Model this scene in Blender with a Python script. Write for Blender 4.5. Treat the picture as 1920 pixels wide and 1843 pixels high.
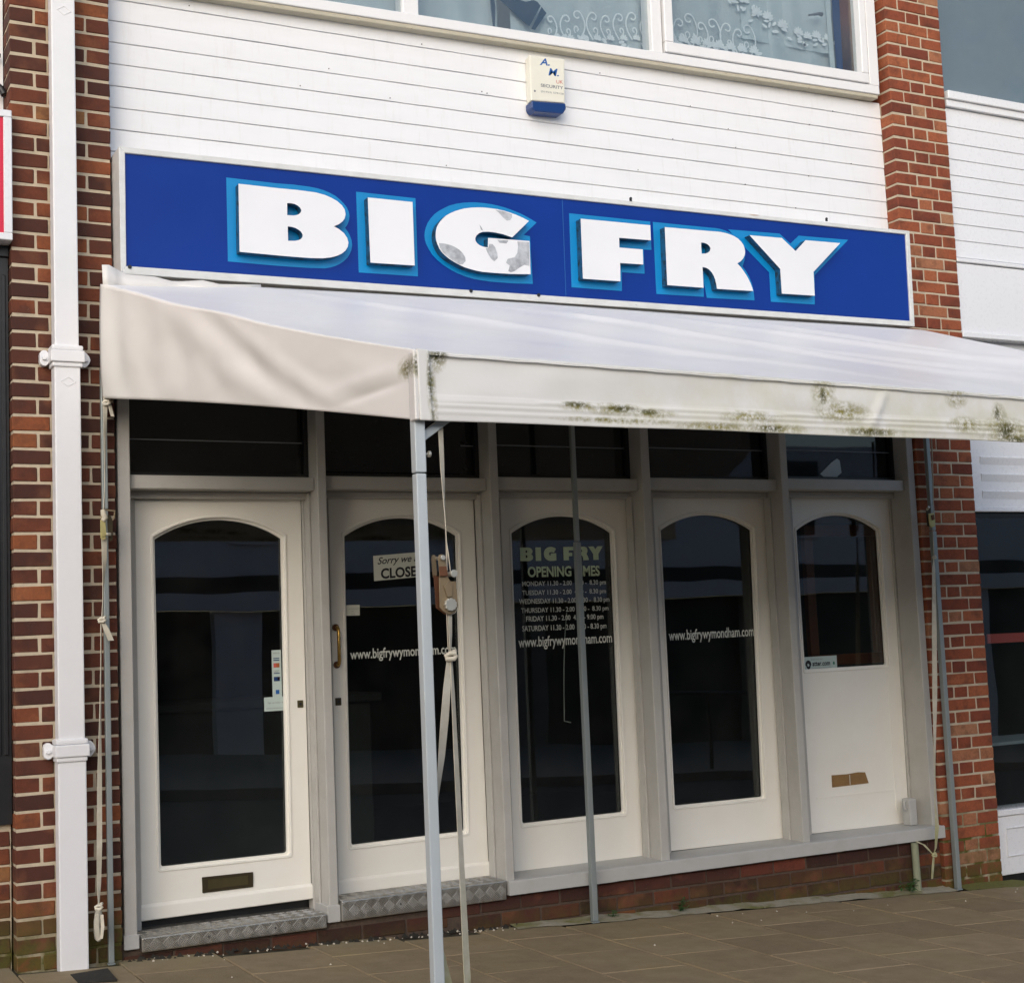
import bpy, bmesh, math, random
from mathutils import Vector, Matrix, noise

# ------------------------------------------------------------------ clearing
for o in list(bpy.data.objects):
    bpy.data.objects.remove(o)
S = bpy.context.scene
COL = S.collection

# ------------------------------------------------------------------ camera
CAM = Vector((-1.0396, -6.6847, 1.2973))
right = Vector((0.886896, -0.460042, -0.042146)); down = Vector((0.009369, 0.109124, -0.993984)); fwd = Vector((0.461873, 0.881166, 0.101092))
cd = bpy.data.cameras.new('camera')
cam = bpy.data.objects.new('camera', cd); COL.objects.link(cam)
mw = Matrix.Identity(4)
for i in range(3):
    mw[i][0] = right[i]; mw[i][1] = -down[i]; mw[i][2] = -fwd[i]; mw[i][3] = CAM[i]
cam.matrix_world = mw
cd.sensor_fit = 'HORIZONTAL'; cd.sensor_width = 36.0; cd.lens = 51.782
cd.clip_start = 0.05; cd.clip_end = 400
S.camera = cam

# ------------------------------------------------------------------ sky and sun (bright overcast, light strongest from up the street)
W = bpy.data.worlds.new('World'); S.world = W; W.use_nodes = True
nt = W.node_tree; nt.nodes.clear()
wo = nt.nodes.new('ShaderNodeOutputWorld'); bg = nt.nodes.new('ShaderNodeBackground')
sk = nt.nodes.new('ShaderNodeTexSky'); sk.sky_type = 'NISHITA'; sk.sun_disc = False
SUN_EL, SUN_AZ = math.radians(24), math.radians(214)      # azimuth clockwise from +Y
sk.sun_elevation = SUN_EL; sk.sun_rotation = SUN_AZ
sk.air_density = 1.0; sk.dust_density = 1.8; sk.ozone_density = 1.0
bg.inputs['Strength'].default_value = 0.15
nt.links.new(sk.outputs[0], bg.inputs['Color']); nt.links.new(bg.outputs[0], wo.inputs[0])
sl = bpy.data.lights.new('sun', 'SUN'); sl.energy = 1.35; sl.angle = math.radians(70); sl.color = (1.0, 0.99, 0.98)
sun = bpy.data.objects.new('sun', sl); COL.objects.link(sun); sun.location = (-10, -5, 12)
sd = Vector((math.sin(SUN_AZ)*math.cos(SUN_EL), math.cos(SUN_AZ)*math.cos(SUN_EL), math.sin(SUN_EL)))
sun.rotation_euler = sd.to_track_quat('Z', 'Y').to_euler()
S.view_settings.view_transform = 'Standard'
S.view_settings.look = 'None'
S.view_settings.exposure = 0.25
S.view_settings.gamma = 1.0
S.view_settings.use_curve_mapping = False
S.render.engine = 'CYCLES'
S.cycles.max_bounces = 10; S.cycles.transparent_max_bounces = 16
S.cycles.sample_clamp_indirect = 6

rnd = random.Random(7)

# ------------------------------------------------------------------ node helpers
class N:
    def __init__(s, name):
        s.m = bpy.data.materials.new(name); s.m.use_nodes = True
        s.t = s.m.node_tree; s.t.nodes.clear()
        s.out = s.t.nodes.new('ShaderNodeOutputMaterial')
    def n(s, typ, **kw):
        x = s.t.nodes.new('ShaderNode'+typ)
        for k, v in kw.items(): setattr(x, k, v)
        return x
    def l(s, a, b): s.t.links.new(a, b)
    def val(s, sock, v):
        if hasattr(v, 'is_output'): s.l(v, sock)
        else: sock.default_value = v
    def pos(s):
        if not hasattr(s, '_p'): s._p = s.n('NewGeometry').outputs['Position']
        return s._p
    def noise(s, scale, detail=4, rough=0.55, vec=None, stretch=None):
        x = s.n('TexNoise'); x.inputs['Scale'].default_value = scale
        x.inputs['Detail'].default_value = detail; x.inputs['Roughness'].default_value = rough
        v = vec if vec is not None else s.pos()
        if stretch:
            mp = s.n('Mapping'); mp.inputs['Scale'].default_value = stretch; s.l(v, mp.inputs['Vector']); v = mp.outputs[0]
        s.l(v, x.inputs['Vector']); return x.outputs['Fac']
    def ramp(s, fac, stops, interp='LINEAR'):
        r = s.n('ValToRGB'); cr = r.color_ramp; cr.interpolation = interp
        while len(cr.elements) < len(stops): cr.elements.new(0.5)
        for e, (p, c) in zip(cr.elements, stops):
            e.position = p; e.color = (c, c, c, 1) if isinstance(c, (int, float)) else (*c, 1)
        s.l(fac, r.inputs[0]); return r.outputs[0]
    def mix(s, fac, a, b, typ='MIX'):
        x = s.n('Mix', data_type='RGBA', blend_type=typ)
        s.val(x.inputs[0], fac)
        for sock, v in ((x.inputs[6], a), (x.inputs[7], b)):
            if hasattr(v, 'is_output'): s.l(v, sock)
            else: sock.default_value = (*v, 1) if len(v) == 3 else v
        return x.outputs[2]
    def math(s, op, a, b=None, c=None, clamp=False):
        x = s.n('Math', operation=op); x.use_clamp = clamp
        s.val(x.inputs[0], a)
        if b is not None: s.val(x.inputs[1], b)
        if c is not None: s.val(x.inputs[2], c)
        return x.outputs[0]
    def xyz(s):
        if not hasattr(s, '_xyz'):
            k = s.n('SeparateXYZ'); s.l(s.pos(), k.inputs[0]); s._xyz = k.outputs
        return s._xyz
    def rng(s, v, a, b, c=0.0, d=1.0):
        x = s.n('MapRange'); x.clamp = True
        s.l(v, x.inputs[0])
        for i, q in zip((1, 2, 3, 4), (a, b, c, d)): x.inputs[i].default_value = q
        return x.outputs[0]
    def bump(s, h, strength=0.2, dist=0.01):
        b = s.n('Bump'); b.inputs['Strength'].default_value = strength; b.inputs['Distance'].default_value = dist
        s.l(h, b.inputs['Height']); return b.outputs[0]
    def pbr(s, col, rough=0.6, metal=0.0, normal=None, spec=0.5, **kw):
        p = s.n('BsdfPrincipled')
        if hasattr(col, 'is_output'): s.l(col, p.inputs['Base Color'])
        else: p.inputs['Base Color'].default_value = (*col, 1)
        s.val(p.inputs['Roughness'], rough); s.val(p.inputs['Metallic'], metal)
        p.inputs['Specular IOR Level'].default_value = spec
        if normal is not None: s.l(normal, p.inputs['Normal'])
        for k, v in kw.items(): s.val(p.inputs[k], v)
        s.l(p.outputs[0], s.out.inputs[0]); return p
    def spots(s, lst):
        """soft union of ellipses (x, z, rx, rz) in the XZ plane"""
        acc = None; X, _, Z = s.xyz()
        for x, z, rx, rz in lst:
            a = s.math('MULTIPLY', s.math('SUBTRACT', X, x), 1/rx); b = s.math('MULTIPLY', s.math('SUBTRACT', Z, z), 1/rz)
            d = s.math('SQRT', s.math('ADD', s.math('MULTIPLY', a, a), s.math('MULTIPLY', b, b)))
            f = s.math('SUBTRACT', 1.0, d, clamp=True)
            acc = f if acc is None else s.math('MAXIMUM', acc, f)
        return acc

def paint(name, col, rough=0.45, dirt=0.12, dirtcol=(0.25, 0.23, 0.19), scale=9, bump=0.05, spec=0.5):
    """painted or plastic surface with faint grime and uneven gloss"""
    k = N(name)
    a = k.noise(scale, 6, 0.62); b = k.noise(scale*9, 3, 0.6)
    g = k.math('MULTIPLY', k.rng(a, 0.45, 0.8), dirt)
    c = k.mix(g, col, dirtcol)
    c = k.mix(k.rng(b, 0.3, 0.7, 0.0, 0.06), c, tuple(x*0.75 for x in col))
    k.pbr(c, k.rng(b, 0.2, 0.8, rough-0.07, rough+0.1), normal=k.bump(b, bump, 0.004), spec=spec)
    return k.m

# ------------------------------------------------------------------ mesh helpers
class MB:
    def __init__(s): s.v = []; s.f = []
    def add(s, vs, fs):
        n = len(s.v); s.v += [tuple(v) for v in vs]; s.f += [tuple(n+i for i in f) for f in fs]; return s
    def box(s, x0, x1, y0, y1, z0, z1):
        return s.add([(x0,y0,z0),(x1,y0,z0),(x1,y1,z0),(x0,y1,z0),(x0,y0,z1),(x1,y0,z1),(x1,y1,z1),(x0,y1,z1)],
            [(0,3,2,1),(4,5,6,7),(0,1,5,4),(1,2,6,5),(2,3,7,6),(3,0,4,7)])
    def hexa(s, q, y0, y1):
        """prism over an XZ quad (BL, BR, TR, TL)"""
        return s.add([(x,y0,z) for x,z in q]+[(x,y1,z) for x,z in q], [(0,1,2,3),(7,6,5,4),(0,4,5,1),(1,5,6,2),(2,6,7,3),(3,7,4,0)])
    def tube(s, pts, r, n=8, flat=None, cap=True):
        """tube along points; flat=(a,b) gives an elliptical section"""
        pts = [Vector(p) for p in pts]; rings = []
        up = Vector((0, -1, 0))
        for i, p in enumerate(pts):
            d = (pts[min(i+1, len(pts)-1)] - pts[max(i-1, 0)]).normalized()
            a = d.cross(up)
            if a.length < 1e-3: a = d.cross(Vector((1, 0, 0)))
            a.normalize(); b = a.cross(d).normalized()
            rr = r[i] if isinstance(r, (list, tuple)) else r
            ra, rb = (rr, rr) if not flat else (flat[0]*(rr if isinstance(r,(list,tuple)) else 1), flat[1])
            rings.append([p + a*ra*math.cos(2*math.pi*k/n) + b*rb*math.sin(2*math.pi*k/n) for k in range(n)])
        vs = [v for rg in rings for v in rg]; fs = []
        for i in range(len(rings)-1):
            for k in range(n):
                fs.append((i*n+k, i*n+(k+1) % n, (i+1)*n+(k+1) % n, (i+1)*n+k))
        if cap: fs += [tuple(range(n-1, -1, -1)), tuple((len(rings)-1)*n+k for k in range(n))]
        return s.add(vs, fs)
    def cyl(s, a, b, r, n=14): return s.tube([a, b], r, n)
    def mesh(s, name='mesh'):
        me = bpy.data.meshes.new(name); me.from_pydata(s.v, [], s.f); me.update(); return me

def fix(me, bevel=0.0, seg=1, smooth=None):
    bm = bmesh.new(); bm.from_mesh(me)
    if bevel:
        ed = [e for e in bm.edges if len(e.link_faces) == 2 and e.calc_face_angle(0) > 0.5]
        bmesh.ops.bevel(bm, geom=ed, offset=bevel, segments=seg, affect='EDGES', profile=0.6, clamp_overlap=True)
    bmesh.ops.recalc_face_normals(bm, faces=bm.faces)
    bm.to_mesh(me); bm.free()
    if smooth is not None:
        me.polygons.foreach_set('use_smooth', [True]*len(me.polygons))
        try: me.set_sharp_from_angle(angle=math.radians(smooth))
        except Exception: pass
    return me

def link(name, me, mat=None, parent=None):
    o = bpy.data.objects.new(name, me); COL.objects.link(o)
    if mat is not None and not me.materials: me.materials.append(mat)
    if parent is not None:
        o.parent = parent
        o.matrix_parent_inverse = Matrix.Translation(-parent.location) if parent.type == 'EMPTY' else Matrix.Identity(4)
    return o
def obj(name, mb, mat, parent=None, bevel=0.0, seg=1, smooth=None):
    return link(name, fix(mb.mesh(name), bevel, seg, smooth), mat, parent)
def thing(name, label, cat, loc, group=None):
    o = bpy.data.objects.new(name, None); COL.objects.link(o); o.location = loc; o.empty_display_size = 0.1
    return tag(o, label, cat, group)
def tag(o, label, cat, group=None):
    o['label'] = label; o['category'] = cat
    if group: o['group'] = group
    return o
def struct(o): o['kind'] = 'structure'; return o
def stuff(o): o['kind'] = 'stuff'; return o

def poly_mesh(outer, holes, y0, y1, name='poly', bevel=0.0):
    """XZ outline with holes, as a slab from y0 (front) to y1 (back); y1=None makes one flat sheet"""
    bm = bmesh.new()
    loops = []
    for lp in [outer]+list(holes):
        vs = [bm.verts.new((x, y0, z)) for x, z in lp]
        loops.append([bm.edges.new((vs[i], vs[(i+1) % len(vs)])) for i in range(len(vs))])
    bmesh.ops.triangle_fill(bm, use_beauty=True, use_dissolve=False, edges=[e for l in loops for e in l], normal=(0, -1, 0))
    if y1 is not None:
        r = bmesh.ops.extrude_face_region(bm, geom=list(bm.faces))
        for v in r['geom']:
            if isinstance(v, bmesh.types.BMVert): v.co.y = y1
    bmesh.ops.recalc_face_normals(bm, faces=bm.faces)
    if y1 is None:
        for fc in bm.faces:
            if fc.normal.y > 0: fc.normal_flip()
    me = bpy.data.meshes.new(name); bm.to_mesh(me); bm.free(); return me

def text_mesh(body, x0, x1, z0, z1, y, bold=0.0, shear=0.0, z_slope=0.0, spacing=1.0):
    """lettering fitted into a rectangle on the plane y, facing the street"""
    cu = bpy.data.curves.new('text', 'FONT'); cu.body = body; cu.size = 1.0; cu.offset = bold; cu.shear = shear
    cu.space_character = spacing; cu.resolution_u = 3
    o = bpy.data.objects.new('text', cu); COL.objects.link(o)
    dg = bpy.context.evaluated_depsgraph_get()
    me = bpy.data.meshes.new_from_object(o.evaluated_get(dg))
    bpy.data.objects.remove(o); bpy.data.curves.remove(cu)
    xs = [v.co.x for v in me.vertices]; ys = [v.co.y for v in me.vertices]
    ax, bx, ay, by = min(xs), max(xs), min(ys), max(ys)
    for v in me.vertices:
        u = (v.co.x-ax)/(bx-ax); w = (v.co.y-ay)/(by-ay)
        v.co = (x0+(x1-x0)*u, y, z0+(z1-z0)*w+z_slope*u)
    me.update()
    bm = bmesh.new(); bm.from_mesh(me)
    for fc in bm.faces:
        fc.normal_update()
        if fc.normal.y > 0: fc.normal_flip()
    bm.to_mesh(me); bm.free()
    return me

def ZG(x): return -0.0485*x         # the street falls to the right

# ------------------------------------------------------------------ materials
M = {}
def brick_mat(name, stops, moss=0.2, dark=0.5):
    k = N(name)
    oi = k.n('ObjectInfo'); rv = oi.outputs['Random']
    base = k.ramp(rv, stops)
    tc = k.n('TexCoord'); off = k.n('VectorMath', operation='MULTIPLY_ADD')
    cmb = k.n('CombineXYZ'); k.l(rv, cmb.inputs[0]); k.l(rv, cmb.inputs[1])
    k.l(cmb.outputs[0], off.inputs[0]); off.inputs[1].default_value = (37, 61, 19); k.l(k.pos(), off.inputs[2])
    v = off.outputs[0]
    n1 = k.noise(11, 5, 0.62, v); n2 = k.noise(70, 4, 0.7, v); n3 = k.noise(5, 3, 0.5, v); n4 = k.noise(260, 2, 0.6, v)
    c = k.mix(k.rng(n1, 0.48, 0.68, 0, dark), base, (0.045, 0.020, 0.016))
    c = k.mix(k.rng(n3, 0.56, 0.75, 0, 0.45), c, (0.36, 0.135, 0.06))
    c = k.mix(k.rng(n2, 0.35, 0.75, 0, 0.4), c, (0.09, 0.036, 0.026))
    c = k.mix(k.rng(k.math('MULTIPLY', n4, n1), 0.42, 0.47, 0, 0.2), c, (0.42, 0.34, 0.28))   # lime specks
    z = k.xyz()[2]
    ms = k.math('MULTIPLY', k.rng(z, moss-0.24, moss, 1, 0), k.rng(k.noise(14, 4), 0.30, 0.52))
    c = k.mix(k.math('MULTIPLY', ms, 0.85), c, k.mix(n2, (0.03, 0.032, 0.01), (0.13, 0.115, 0.02)))
    k.pbr(c, k.rng(n2, 0.3, 0.7, 0.75, 0.95), normal=k.bump(k.math('ADD', n2, k.math('MULTIPLY', n4, 0.5)), 0.55, 0.004), spec=0.3)
    return k.m
M['brick_l'] = brick_mat('brick_weathered', [(0, (0.05, 0.019, 0.014)), (0.3, (0.085, 0.028, 0.018)), (0.6, (0.13, 0.037, 0.019)), (0.8, (0.18, 0.05, 0.022)), (0.95, (0.25, 0.075, 0.028)), (1, (0.28, 0.13, 0.05))], 0.32, 0.55)
M['brick_r'] = brick_mat('brick_red', [(0, (0.17, 0.042, 0.024)), (0.3, (0.25, 0.062, 0.03)), (0.6, (0.31, 0.082, 0.036)), (0.85, (0.37, 0.115, 0.05)), (1, (0.40, 0.20, 0.11))], 0.02, 0.5)
M['brick_d'] = brick_mat('brick_dirty_shaded', [(0, (0.03, 0.014, 0.012)), (0.5, (0.055, 0.02, 0.016)), (0.9, (0.085, 0.026, 0.018)), (1, (0.22, 0.05, 0.025))], 0.0, 0.6)  # plinth bricks: dirt and the shade they stand in, both put into the colour
k = N('dirty_shaded_mortar'); n1 = k.noise(40, 6, 0.7); k.pbr(k.mix(n1, (0.04, 0.03, 0.025), (0.14, 0.10, 0.075)), 0.95, normal=k.bump(n1, 0.6, 0.006), spec=0.2); M['mortar_d'] = k.m  # plinth mortar, darkened in colour for dirt and shade
k = N('mortar'); n1 = k.noise(40, 6, 0.7); n2 = k.noise(7, 4)
c = k.mix(n1, (0.42, 0.345, 0.25), (0.62, 0.53, 0.40)); c = k.mix(k.rng(n2, 0.5, 0.8, 0, 0.5), c, (0.2, 0.16, 0.12))
ms = k.math('MULTIPLY', k.rng(k.xyz()[2], 0.05, 0.32, 1, 0), k.rng(n2, 0.30, 0.55)); c = k.mix(ms, c, (0.09, 0.085, 0.02))
k.pbr(c, 0.95, normal=k.bump(n1, 0.6, 0.006), spec=0.2); M['mortar'] = k.m

M['white'] = paint('white_gloss_paint', (0.80, 0.80, 0.81), 0.38, 0.10, (0.45, 0.43, 0.38))
M['white_pipe'] = paint('white_cast_iron', (0.80, 0.80, 0.82), 0.35, 0.08, (0.4, 0.38, 0.33), 6, 0.10)
M['upvc'] = paint('white_plastic', (0.79, 0.80, 0.83), 0.28, 0.05, (0.5, 0.48, 0.45), 5, 0.02)
M['grey'] = paint('grey_frame_paint', (0.47, 0.46, 0.435), 0.5, 0.25, (0.24, 0.21, 0.16), 7, 0.12)
M['sill'] = paint('grey_sill_paint', (0.47, 0.47, 0.46), 0.5, 0.3, (0.30, 0.28, 0.22), 6, 0.12)
M['black'] = paint('black_paint', (0.012, 0.012, 0.013), 0.4, 0.2, (0.05, 0.05, 0.05))
M['black_metal'] = paint('black_frame', (0.010, 0.011, 0.012), 0.35, 0.1, (0.03, 0.03, 0.03))
# weatherboards: white, slightly chalky, with long drip streaks
k = N('white_boards'); a = k.noise(3.5, 5, 0.6, stretch=(1, 1, 5)); b = k.noise(60, 4, 0.65); d = k.noise(16, 5, 0.6, stretch=(2.6, 1, 0.35))
c = k.mix(k.rng(a, 0.4, 0.75, 0, 0.16), (0.80, 0.805, 0.825), (0.62, 0.62, 0.62)); c = k.mix(k.rng(d, 0.55, 0.8, 0, 0.22), c, (0.55, 0.53, 0.48))
k.pbr(c, 0.42, normal=k.bump(b, 0.05, 0.003)); M['boards'] = k.m
# doors: warm white gloss
k = N('door_paint'); a = k.noise(5, 5, 0.6); b = k.noise(60, 4, 0.6)
c = k.mix(k.rng(a, 0.42, 0.78, 0, 0.3), (0.86, 0.84, 0.78), (0.76, 0.72, 0.62))
k.pbr(c, k.rng(a, 0.3, 0.7, 0.3, 0.5), normal=k.bump(b, 0.06, 0.003)); M['door'] = k.m
# bare sill timber under the upper window
k = N('flaking_timber'); a = k.noise(9, 6, 0.65, stretch=(1, 1, 4)); b = k.noise(34, 4, 0.7, stretch=(0.6, 1, 2))
c = k.mix(a, (0.40, 0.36, 0.27), (0.56, 0.52, 0.42)); c = k.mix(k.rng(b, 0.62, 0.72, 0, 0.8), c, (0.20, 0.11, 0.06))
k.pbr(c, 0.8, normal=k.bump(a, 0.3, 0.005)); M['timber'] = k.m
# sign
k = N('sign_blue'); a = k.noise(2.2, 3); k.pbr(k.mix(a, (0.001, 0.026, 0.22), (0.002, 0.036, 0.28)), k.rng(a, 0.3, 0.7, 0.16, 0.26), normal=k.bump(k.noise(3, 2), 0.02, 0.02), spec=0.3); M['blue'] = k.m
k = N('sign_light_blue'); k.pbr((0.004, 0.235, 0.56), 0.25); M['cyan'] = k.m
k = N('letter_white'); a = k.noise(4, 4); k.pbr(k.mix(k.rng(a, 0.4, 0.8, 0, 0.2), (0.80, 0.80, 0.82), (0.62, 0.64, 0.66)), 0.25); M['letter'] = k.m
k = N('letter_edge'); a = k.noise(30, 5, 0.7); k.pbr(k.mix(k.rng(a, 0.45, 0.62), (0.01, 0.10, 0.21), (0.012, 0.02, 0.02)), 0.6); M['letter_edge'] = k.m
k = N('cow_patch'); a = k.noise(26, 5, 0.6); k.pbr(k.mix(k.rng(a, 0.35, 0.65), (0.30, 0.31, 0.33), (0.52, 0.54, 0.57)), 0.3); M['cow'] = k.m
k = N('sign_frame'); a = k.noise(8, 5, 0.65, stretch=(1, 1, 2)); b = k.noise(22, 5, 0.7)
c = k.mix(k.rng(a, 0.42, 0.8, 0, 0.45), (0.70, 0.71, 0.70), (0.42, 0.41, 0.37)); c = k.mix(k.math('MULTIPLY', k.spots([(4.02, 3.66, 0.055, 0.03)]), 1.6, clamp=True), c, (0.33, 0.15, 0.02))
c = k.mix(k.rng(b, 0.68, 0.76, 0, 0.7), c, (0.12, 0.11, 0.1)); k.pbr(c, 0.35); M['sign_frame'] = k.m
# canopy PVC with algae
def pvc(name, col, algae):
    k = N(name); X, Y, Z = k.xyz()
    a = k.noise(2.3, 5, 0.6); b = k.noise(26, 6, 0.7); d = k.noise(90, 4, 0.7); e = k.noise(6.5, 5, 0.65)
    c = k.mix(k.rng(a, 0.42, 0.75, 0, 0.25), col, (0.62, 0.60, 0.56))
    c = k.mix(k.rng(b, 0.66, 0.8, 0, 0.25), c, (0.4, 0.37, 0.3))
    if algae:
        low, spot, crust = algae
        band = k.rng(Z, low[0], low[1], 1, 0)
        xr = k.rng(X, 1.35, 2.3, 0.0, 1.0)
        y = k.math('MULTIPLY', k.math('MULTIPLY', xr, k.rng(e, 0.36, 0.68)), k.rng(Z, 2.03, 2.27, 0.75, 0.32))
        c = k.mix(k.math('MULTIPLY', y, 0.75), c, (0.56, 0.53, 0.30))
        g = k.math('MULTIPLY', k.math('POWER', k.spots(spot), 0.8), k.rng(k.math('ADD', k.math('MULTIPLY', b, 0.6), k.math('MULTIPLY', d, 0.4)), 0.42, 0.58))
        c = k.mix(k.math('MULTIPLY', g, 1.3, clamp=True), c, k.mix(k.rng(d, 0.35, 0.6), (0.12, 0.11, 0.02), (0.30, 0.26, 0.06)))
        h = k.math('MULTIPLY', k.math('POWER', k.spots(crust), 0.7), k.rng(d, 0.38, 0.52))
        c = k.mix(k.math('MULTIPLY', h, 1.1, clamp=True), c, (0.07, 0.066, 0.015))
    k.pbr(c, k.rng(a, 0.3, 0.7, 0.32, 0.5), normal=k.bump(k.math('ADD', k.math('MULTIPLY', a, 0.8), k.math('MULTIPLY', b, 0.08)), 0.12, 0.03))
    return k.m
M['pvc_top'] = pvc('canopy_pvc', (0.80, 0.795, 0.80), None)
M['pvc_side'] = pvc('canopy_side_pvc', (0.78, 0.755, 0.72), ((2.0, 2.1), [(0.917, 2.215, 0.024, 0.05), (0.93, 2.05, 0.012, 0.03)], [(0.917, 2.213, 0.018, 0.038)]))
M['pvc_front'] = pvc('canopy_front_pvc', (0.80, 0.785, 0.75), ((2.03, 2.12),
    [(0.99, 2.235, 0.045, 0.05), (0.968, 2.15, 0.025, 0.12), (0.975, 2.06, 0.02, 0.08), (1.53, 2.10, 0.10, 0.022), (1.68, 2.095, 0.14, 0.028), (1.83, 2.085, 0.12, 0.022), (1.70, 2.055, 0.3, 0.014), (2.10, 2.045, 0.2, 0.022),
     (2.27, 2.085, 0.16, 0.03), (2.36, 2.047, 0.2, 0.024), (2.62, 2.19, 0.07, 0.07), (2.70, 2.12, 0.16, 0.05), (2.84, 2.048, 0.2, 0.024), (3.30, 2.20, 0.07, 0.05), (3.34, 2.09, 0.12, 0.04), (3.56, 2.085, 0.16, 0.05), (3.62, 2.045, 0.24, 0.03), (3.53, 2.135, 0.05, 0.06)],
    [(1.0, 2.25, 0.04, 0.03), (0.962, 2.17, 0.013, 0.10), (1.52, 2.107, 0.06, 0.012), (1.71, 2.098, 0.07, 0.016), (1.82, 2.09, 0.05, 0.012), (2.36, 2.045, 0.07, 0.014), (2.84, 2.045, 0.12, 0.016), (3.56, 2.07, 0.06, 0.05), (3.62, 2.036, 0.12, 0.018), (2.615, 2.18, 0.018, 0.04), (3.52, 2.14, 0.016, 0.04)]))
# metal
def metal(name, col, rough, metallic, scale=30, streak=0.3, dcol=(0.2, 0.2, 0.18)):
    k = N(name); a = k.noise(scale, 5, 0.6); b = k.noise(7, 4, 0.6, stretch=(1, 1, 0.3))
    c = k.mix(k.rng(b, 0.4, 0.75, 0, streak), col, dcol)
    k.pbr(c, k.rng(a, 0.3, 0.7, rough-0.1, rough+0.12), metallic, normal=k.bump(a, 0.06, 0.002)); return k.m
M['leg'] = metal('leg_steel', (0.60, 0.65, 0.67), 0.42, 0.15, dcol=(0.40, 0.42, 0.36))
M['galv'] = metal('galvanised_leg', (0.30, 0.335, 0.335), 0.45, 0.35, dcol=(0.20, 0.23, 0.21))
M['tread'] = metal('tread_aluminium', (0.50, 0.485, 0.45), 0.36, 0.85, 40, 0.5, (0.25, 0.23, 0.19))
M['brass'] = metal('brass', (0.62, 0.38, 0.10), 0.3, 0.9, 40, 0.4, (0.30, 0.14, 0.03))
M['old_brass'] = metal('tarnished_brass', (0.10, 0.082, 0.035), 0.45, 0.55, 40, 0.6, (0.04, 0.036, 0.018))
M['bronze'] = metal('dark_bronze', (0.06, 0.045, 0.022), 0.5, 0.5, 40, 0.5, (0.02, 0.015, 0.01))
M['rust'] = metal('rusty_steel', (0.26, 0.205, 0.125), 0.6, 0.3, 60, 0.7, (0.17, 0.085, 0.035))
M['copper'] = metal('rust_brown', (0.17, 0.07, 0.032), 0.6, 0.3, 60, 0.5, (0.09, 0.035, 0.018))
M['zinc'] = metal('zinc_bolt', (0.62, 0.60, 0.52), 0.35, 0.6, 50, 0.4, (0.35, 0.30, 0.2))
k = N('webbing'); w = k.n('TexWave'); w.inputs['Scale'].default_value = 160; k.l(k.pos(), w.inputs[0]); w.bands_direction = 'Z'
a = k.noise(8, 5, 0.65); c = k.mix(k.rng(a, 0.4, 0.72, 0, 0.6), (0.66, 0.61, 0.50), (0.40, 0.34, 0.24))
c = k.mix(k.math('MULTIPLY', k.math('MULTIPLY', k.rng(k.xyz()[2], 0.15, 0.60, 0.8, 0), k.rng(k.xyz()[0], 0.6, 0.9)), k.rng(a, 0.25, 0.55)), c, (0.36, 0.35, 0.15))
k.pbr(c, 0.85, normal=k.bump(w.outputs['Fac'], 0.2, 0.002)); M['web'] = k.m
# glass: thin pane, transparent with a Fresnel reflection
def glass(name, tint, ior=1.55, rough=0.0, dust=0.0):
    k = N(name); ge = k.n('NewGeometry'); dp_ = k.n('VectorMath', operation='DOT_PRODUCT'); k.l(ge.outputs['Normal'], dp_.inputs[0]); k.l(ge.outputs['Incoming'], dp_.inputs[1])
    f0 = ((ior-1)/(ior+1))**2; cs = k.math('SUBTRACT', 1.0, k.math('ABSOLUTE', dp_.outputs['Value']), clamp=True)
    sch = k.math('MULTIPLY_ADD', k.math('POWER', cs, 5.0), 1-f0, f0)        # Schlick, the same from both sides
    tr = k.n('BsdfTransparent'); tr.inputs[0].default_value = (*tint, 1)
    gl = k.n('BsdfGlossy'); gl.inputs['Roughness'].default_value = rough; gl.inputs['Color'].default_value = (0.95, 0.97, 1, 1)
    k.l(k.bump(k.noise(1.7, 1), 0.03, 0.03), gl.inputs['Normal'])
    mx = k.n('MixShader'); k.l(sch, mx.inputs[0]); k.l(tr.outputs[0], mx.inputs[1]); k.l(gl.outputs[0], mx.inputs[2])
    last = mx.outputs[0]
    if dust:
        df = k.n('BsdfDiffuse'); df.inputs[0].default_value = (0.5, 0.5, 0.47, 1)
        m2 = k.n('MixShader'); k.l(k.rng(k.noise(4, 5, 0.6), 0.3, 0.8, 0, dust), m2.inputs[0]); k.l(last, m2.inputs[1]); k.l(df.outputs[0], m2.inputs[2]); last = m2.outputs[0]
    k.l(last, k.out.inputs[0]); return k.m
M['glass'] = glass('door_glass', (0.80, 0.83, 0.82), 1.6, 0.0, 0.012)
M['glass_up'] = glass('upper_glass', (0.86, 0.89, 0.90), 1.7, 0.0, 0.06)
M['glass_top'] = glass('top_light_glass', (0.5, 0.52, 0.52), 1.5, 0.02, 0.01)
M['film'] = paint('black_film', (0.006, 0.007, 0.009), 0.3, 0.1, (0.03, 0.035, 0.04), 4, 0.02)
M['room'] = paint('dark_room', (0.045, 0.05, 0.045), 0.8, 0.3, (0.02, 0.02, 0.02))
M['room_up'] = paint('upper_room', (0.28, 0.32, 0.35), 0.9, 0.2)
M['wood'] = paint('varnished_wood', (0.20, 0.055, 0.012), 0.35, 0.5, (0.10, 0.03, 0.008), 12, 0.1)
M['vinyl'] = paint('cut_vinyl', (0.62, 0.65, 0.60), 0.5, 0.2, (0.4, 0.42, 0.4))
M['vinyl_green'] = paint('pale_green_vinyl', (0.50, 0.62, 0.43), 0.5, 0.25, (0.36, 0.44, 0.33))
M['paper'] = paint('card_white', (0.62, 0.64, 0.56), 0.55, 0.15, (0.5, 0.5, 0.42))
M['paper_blue'] = paint('sticker_pale', (0.48, 0.57, 0.54), 0.5, 0.1, (0.4, 0.45, 0.42))
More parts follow.
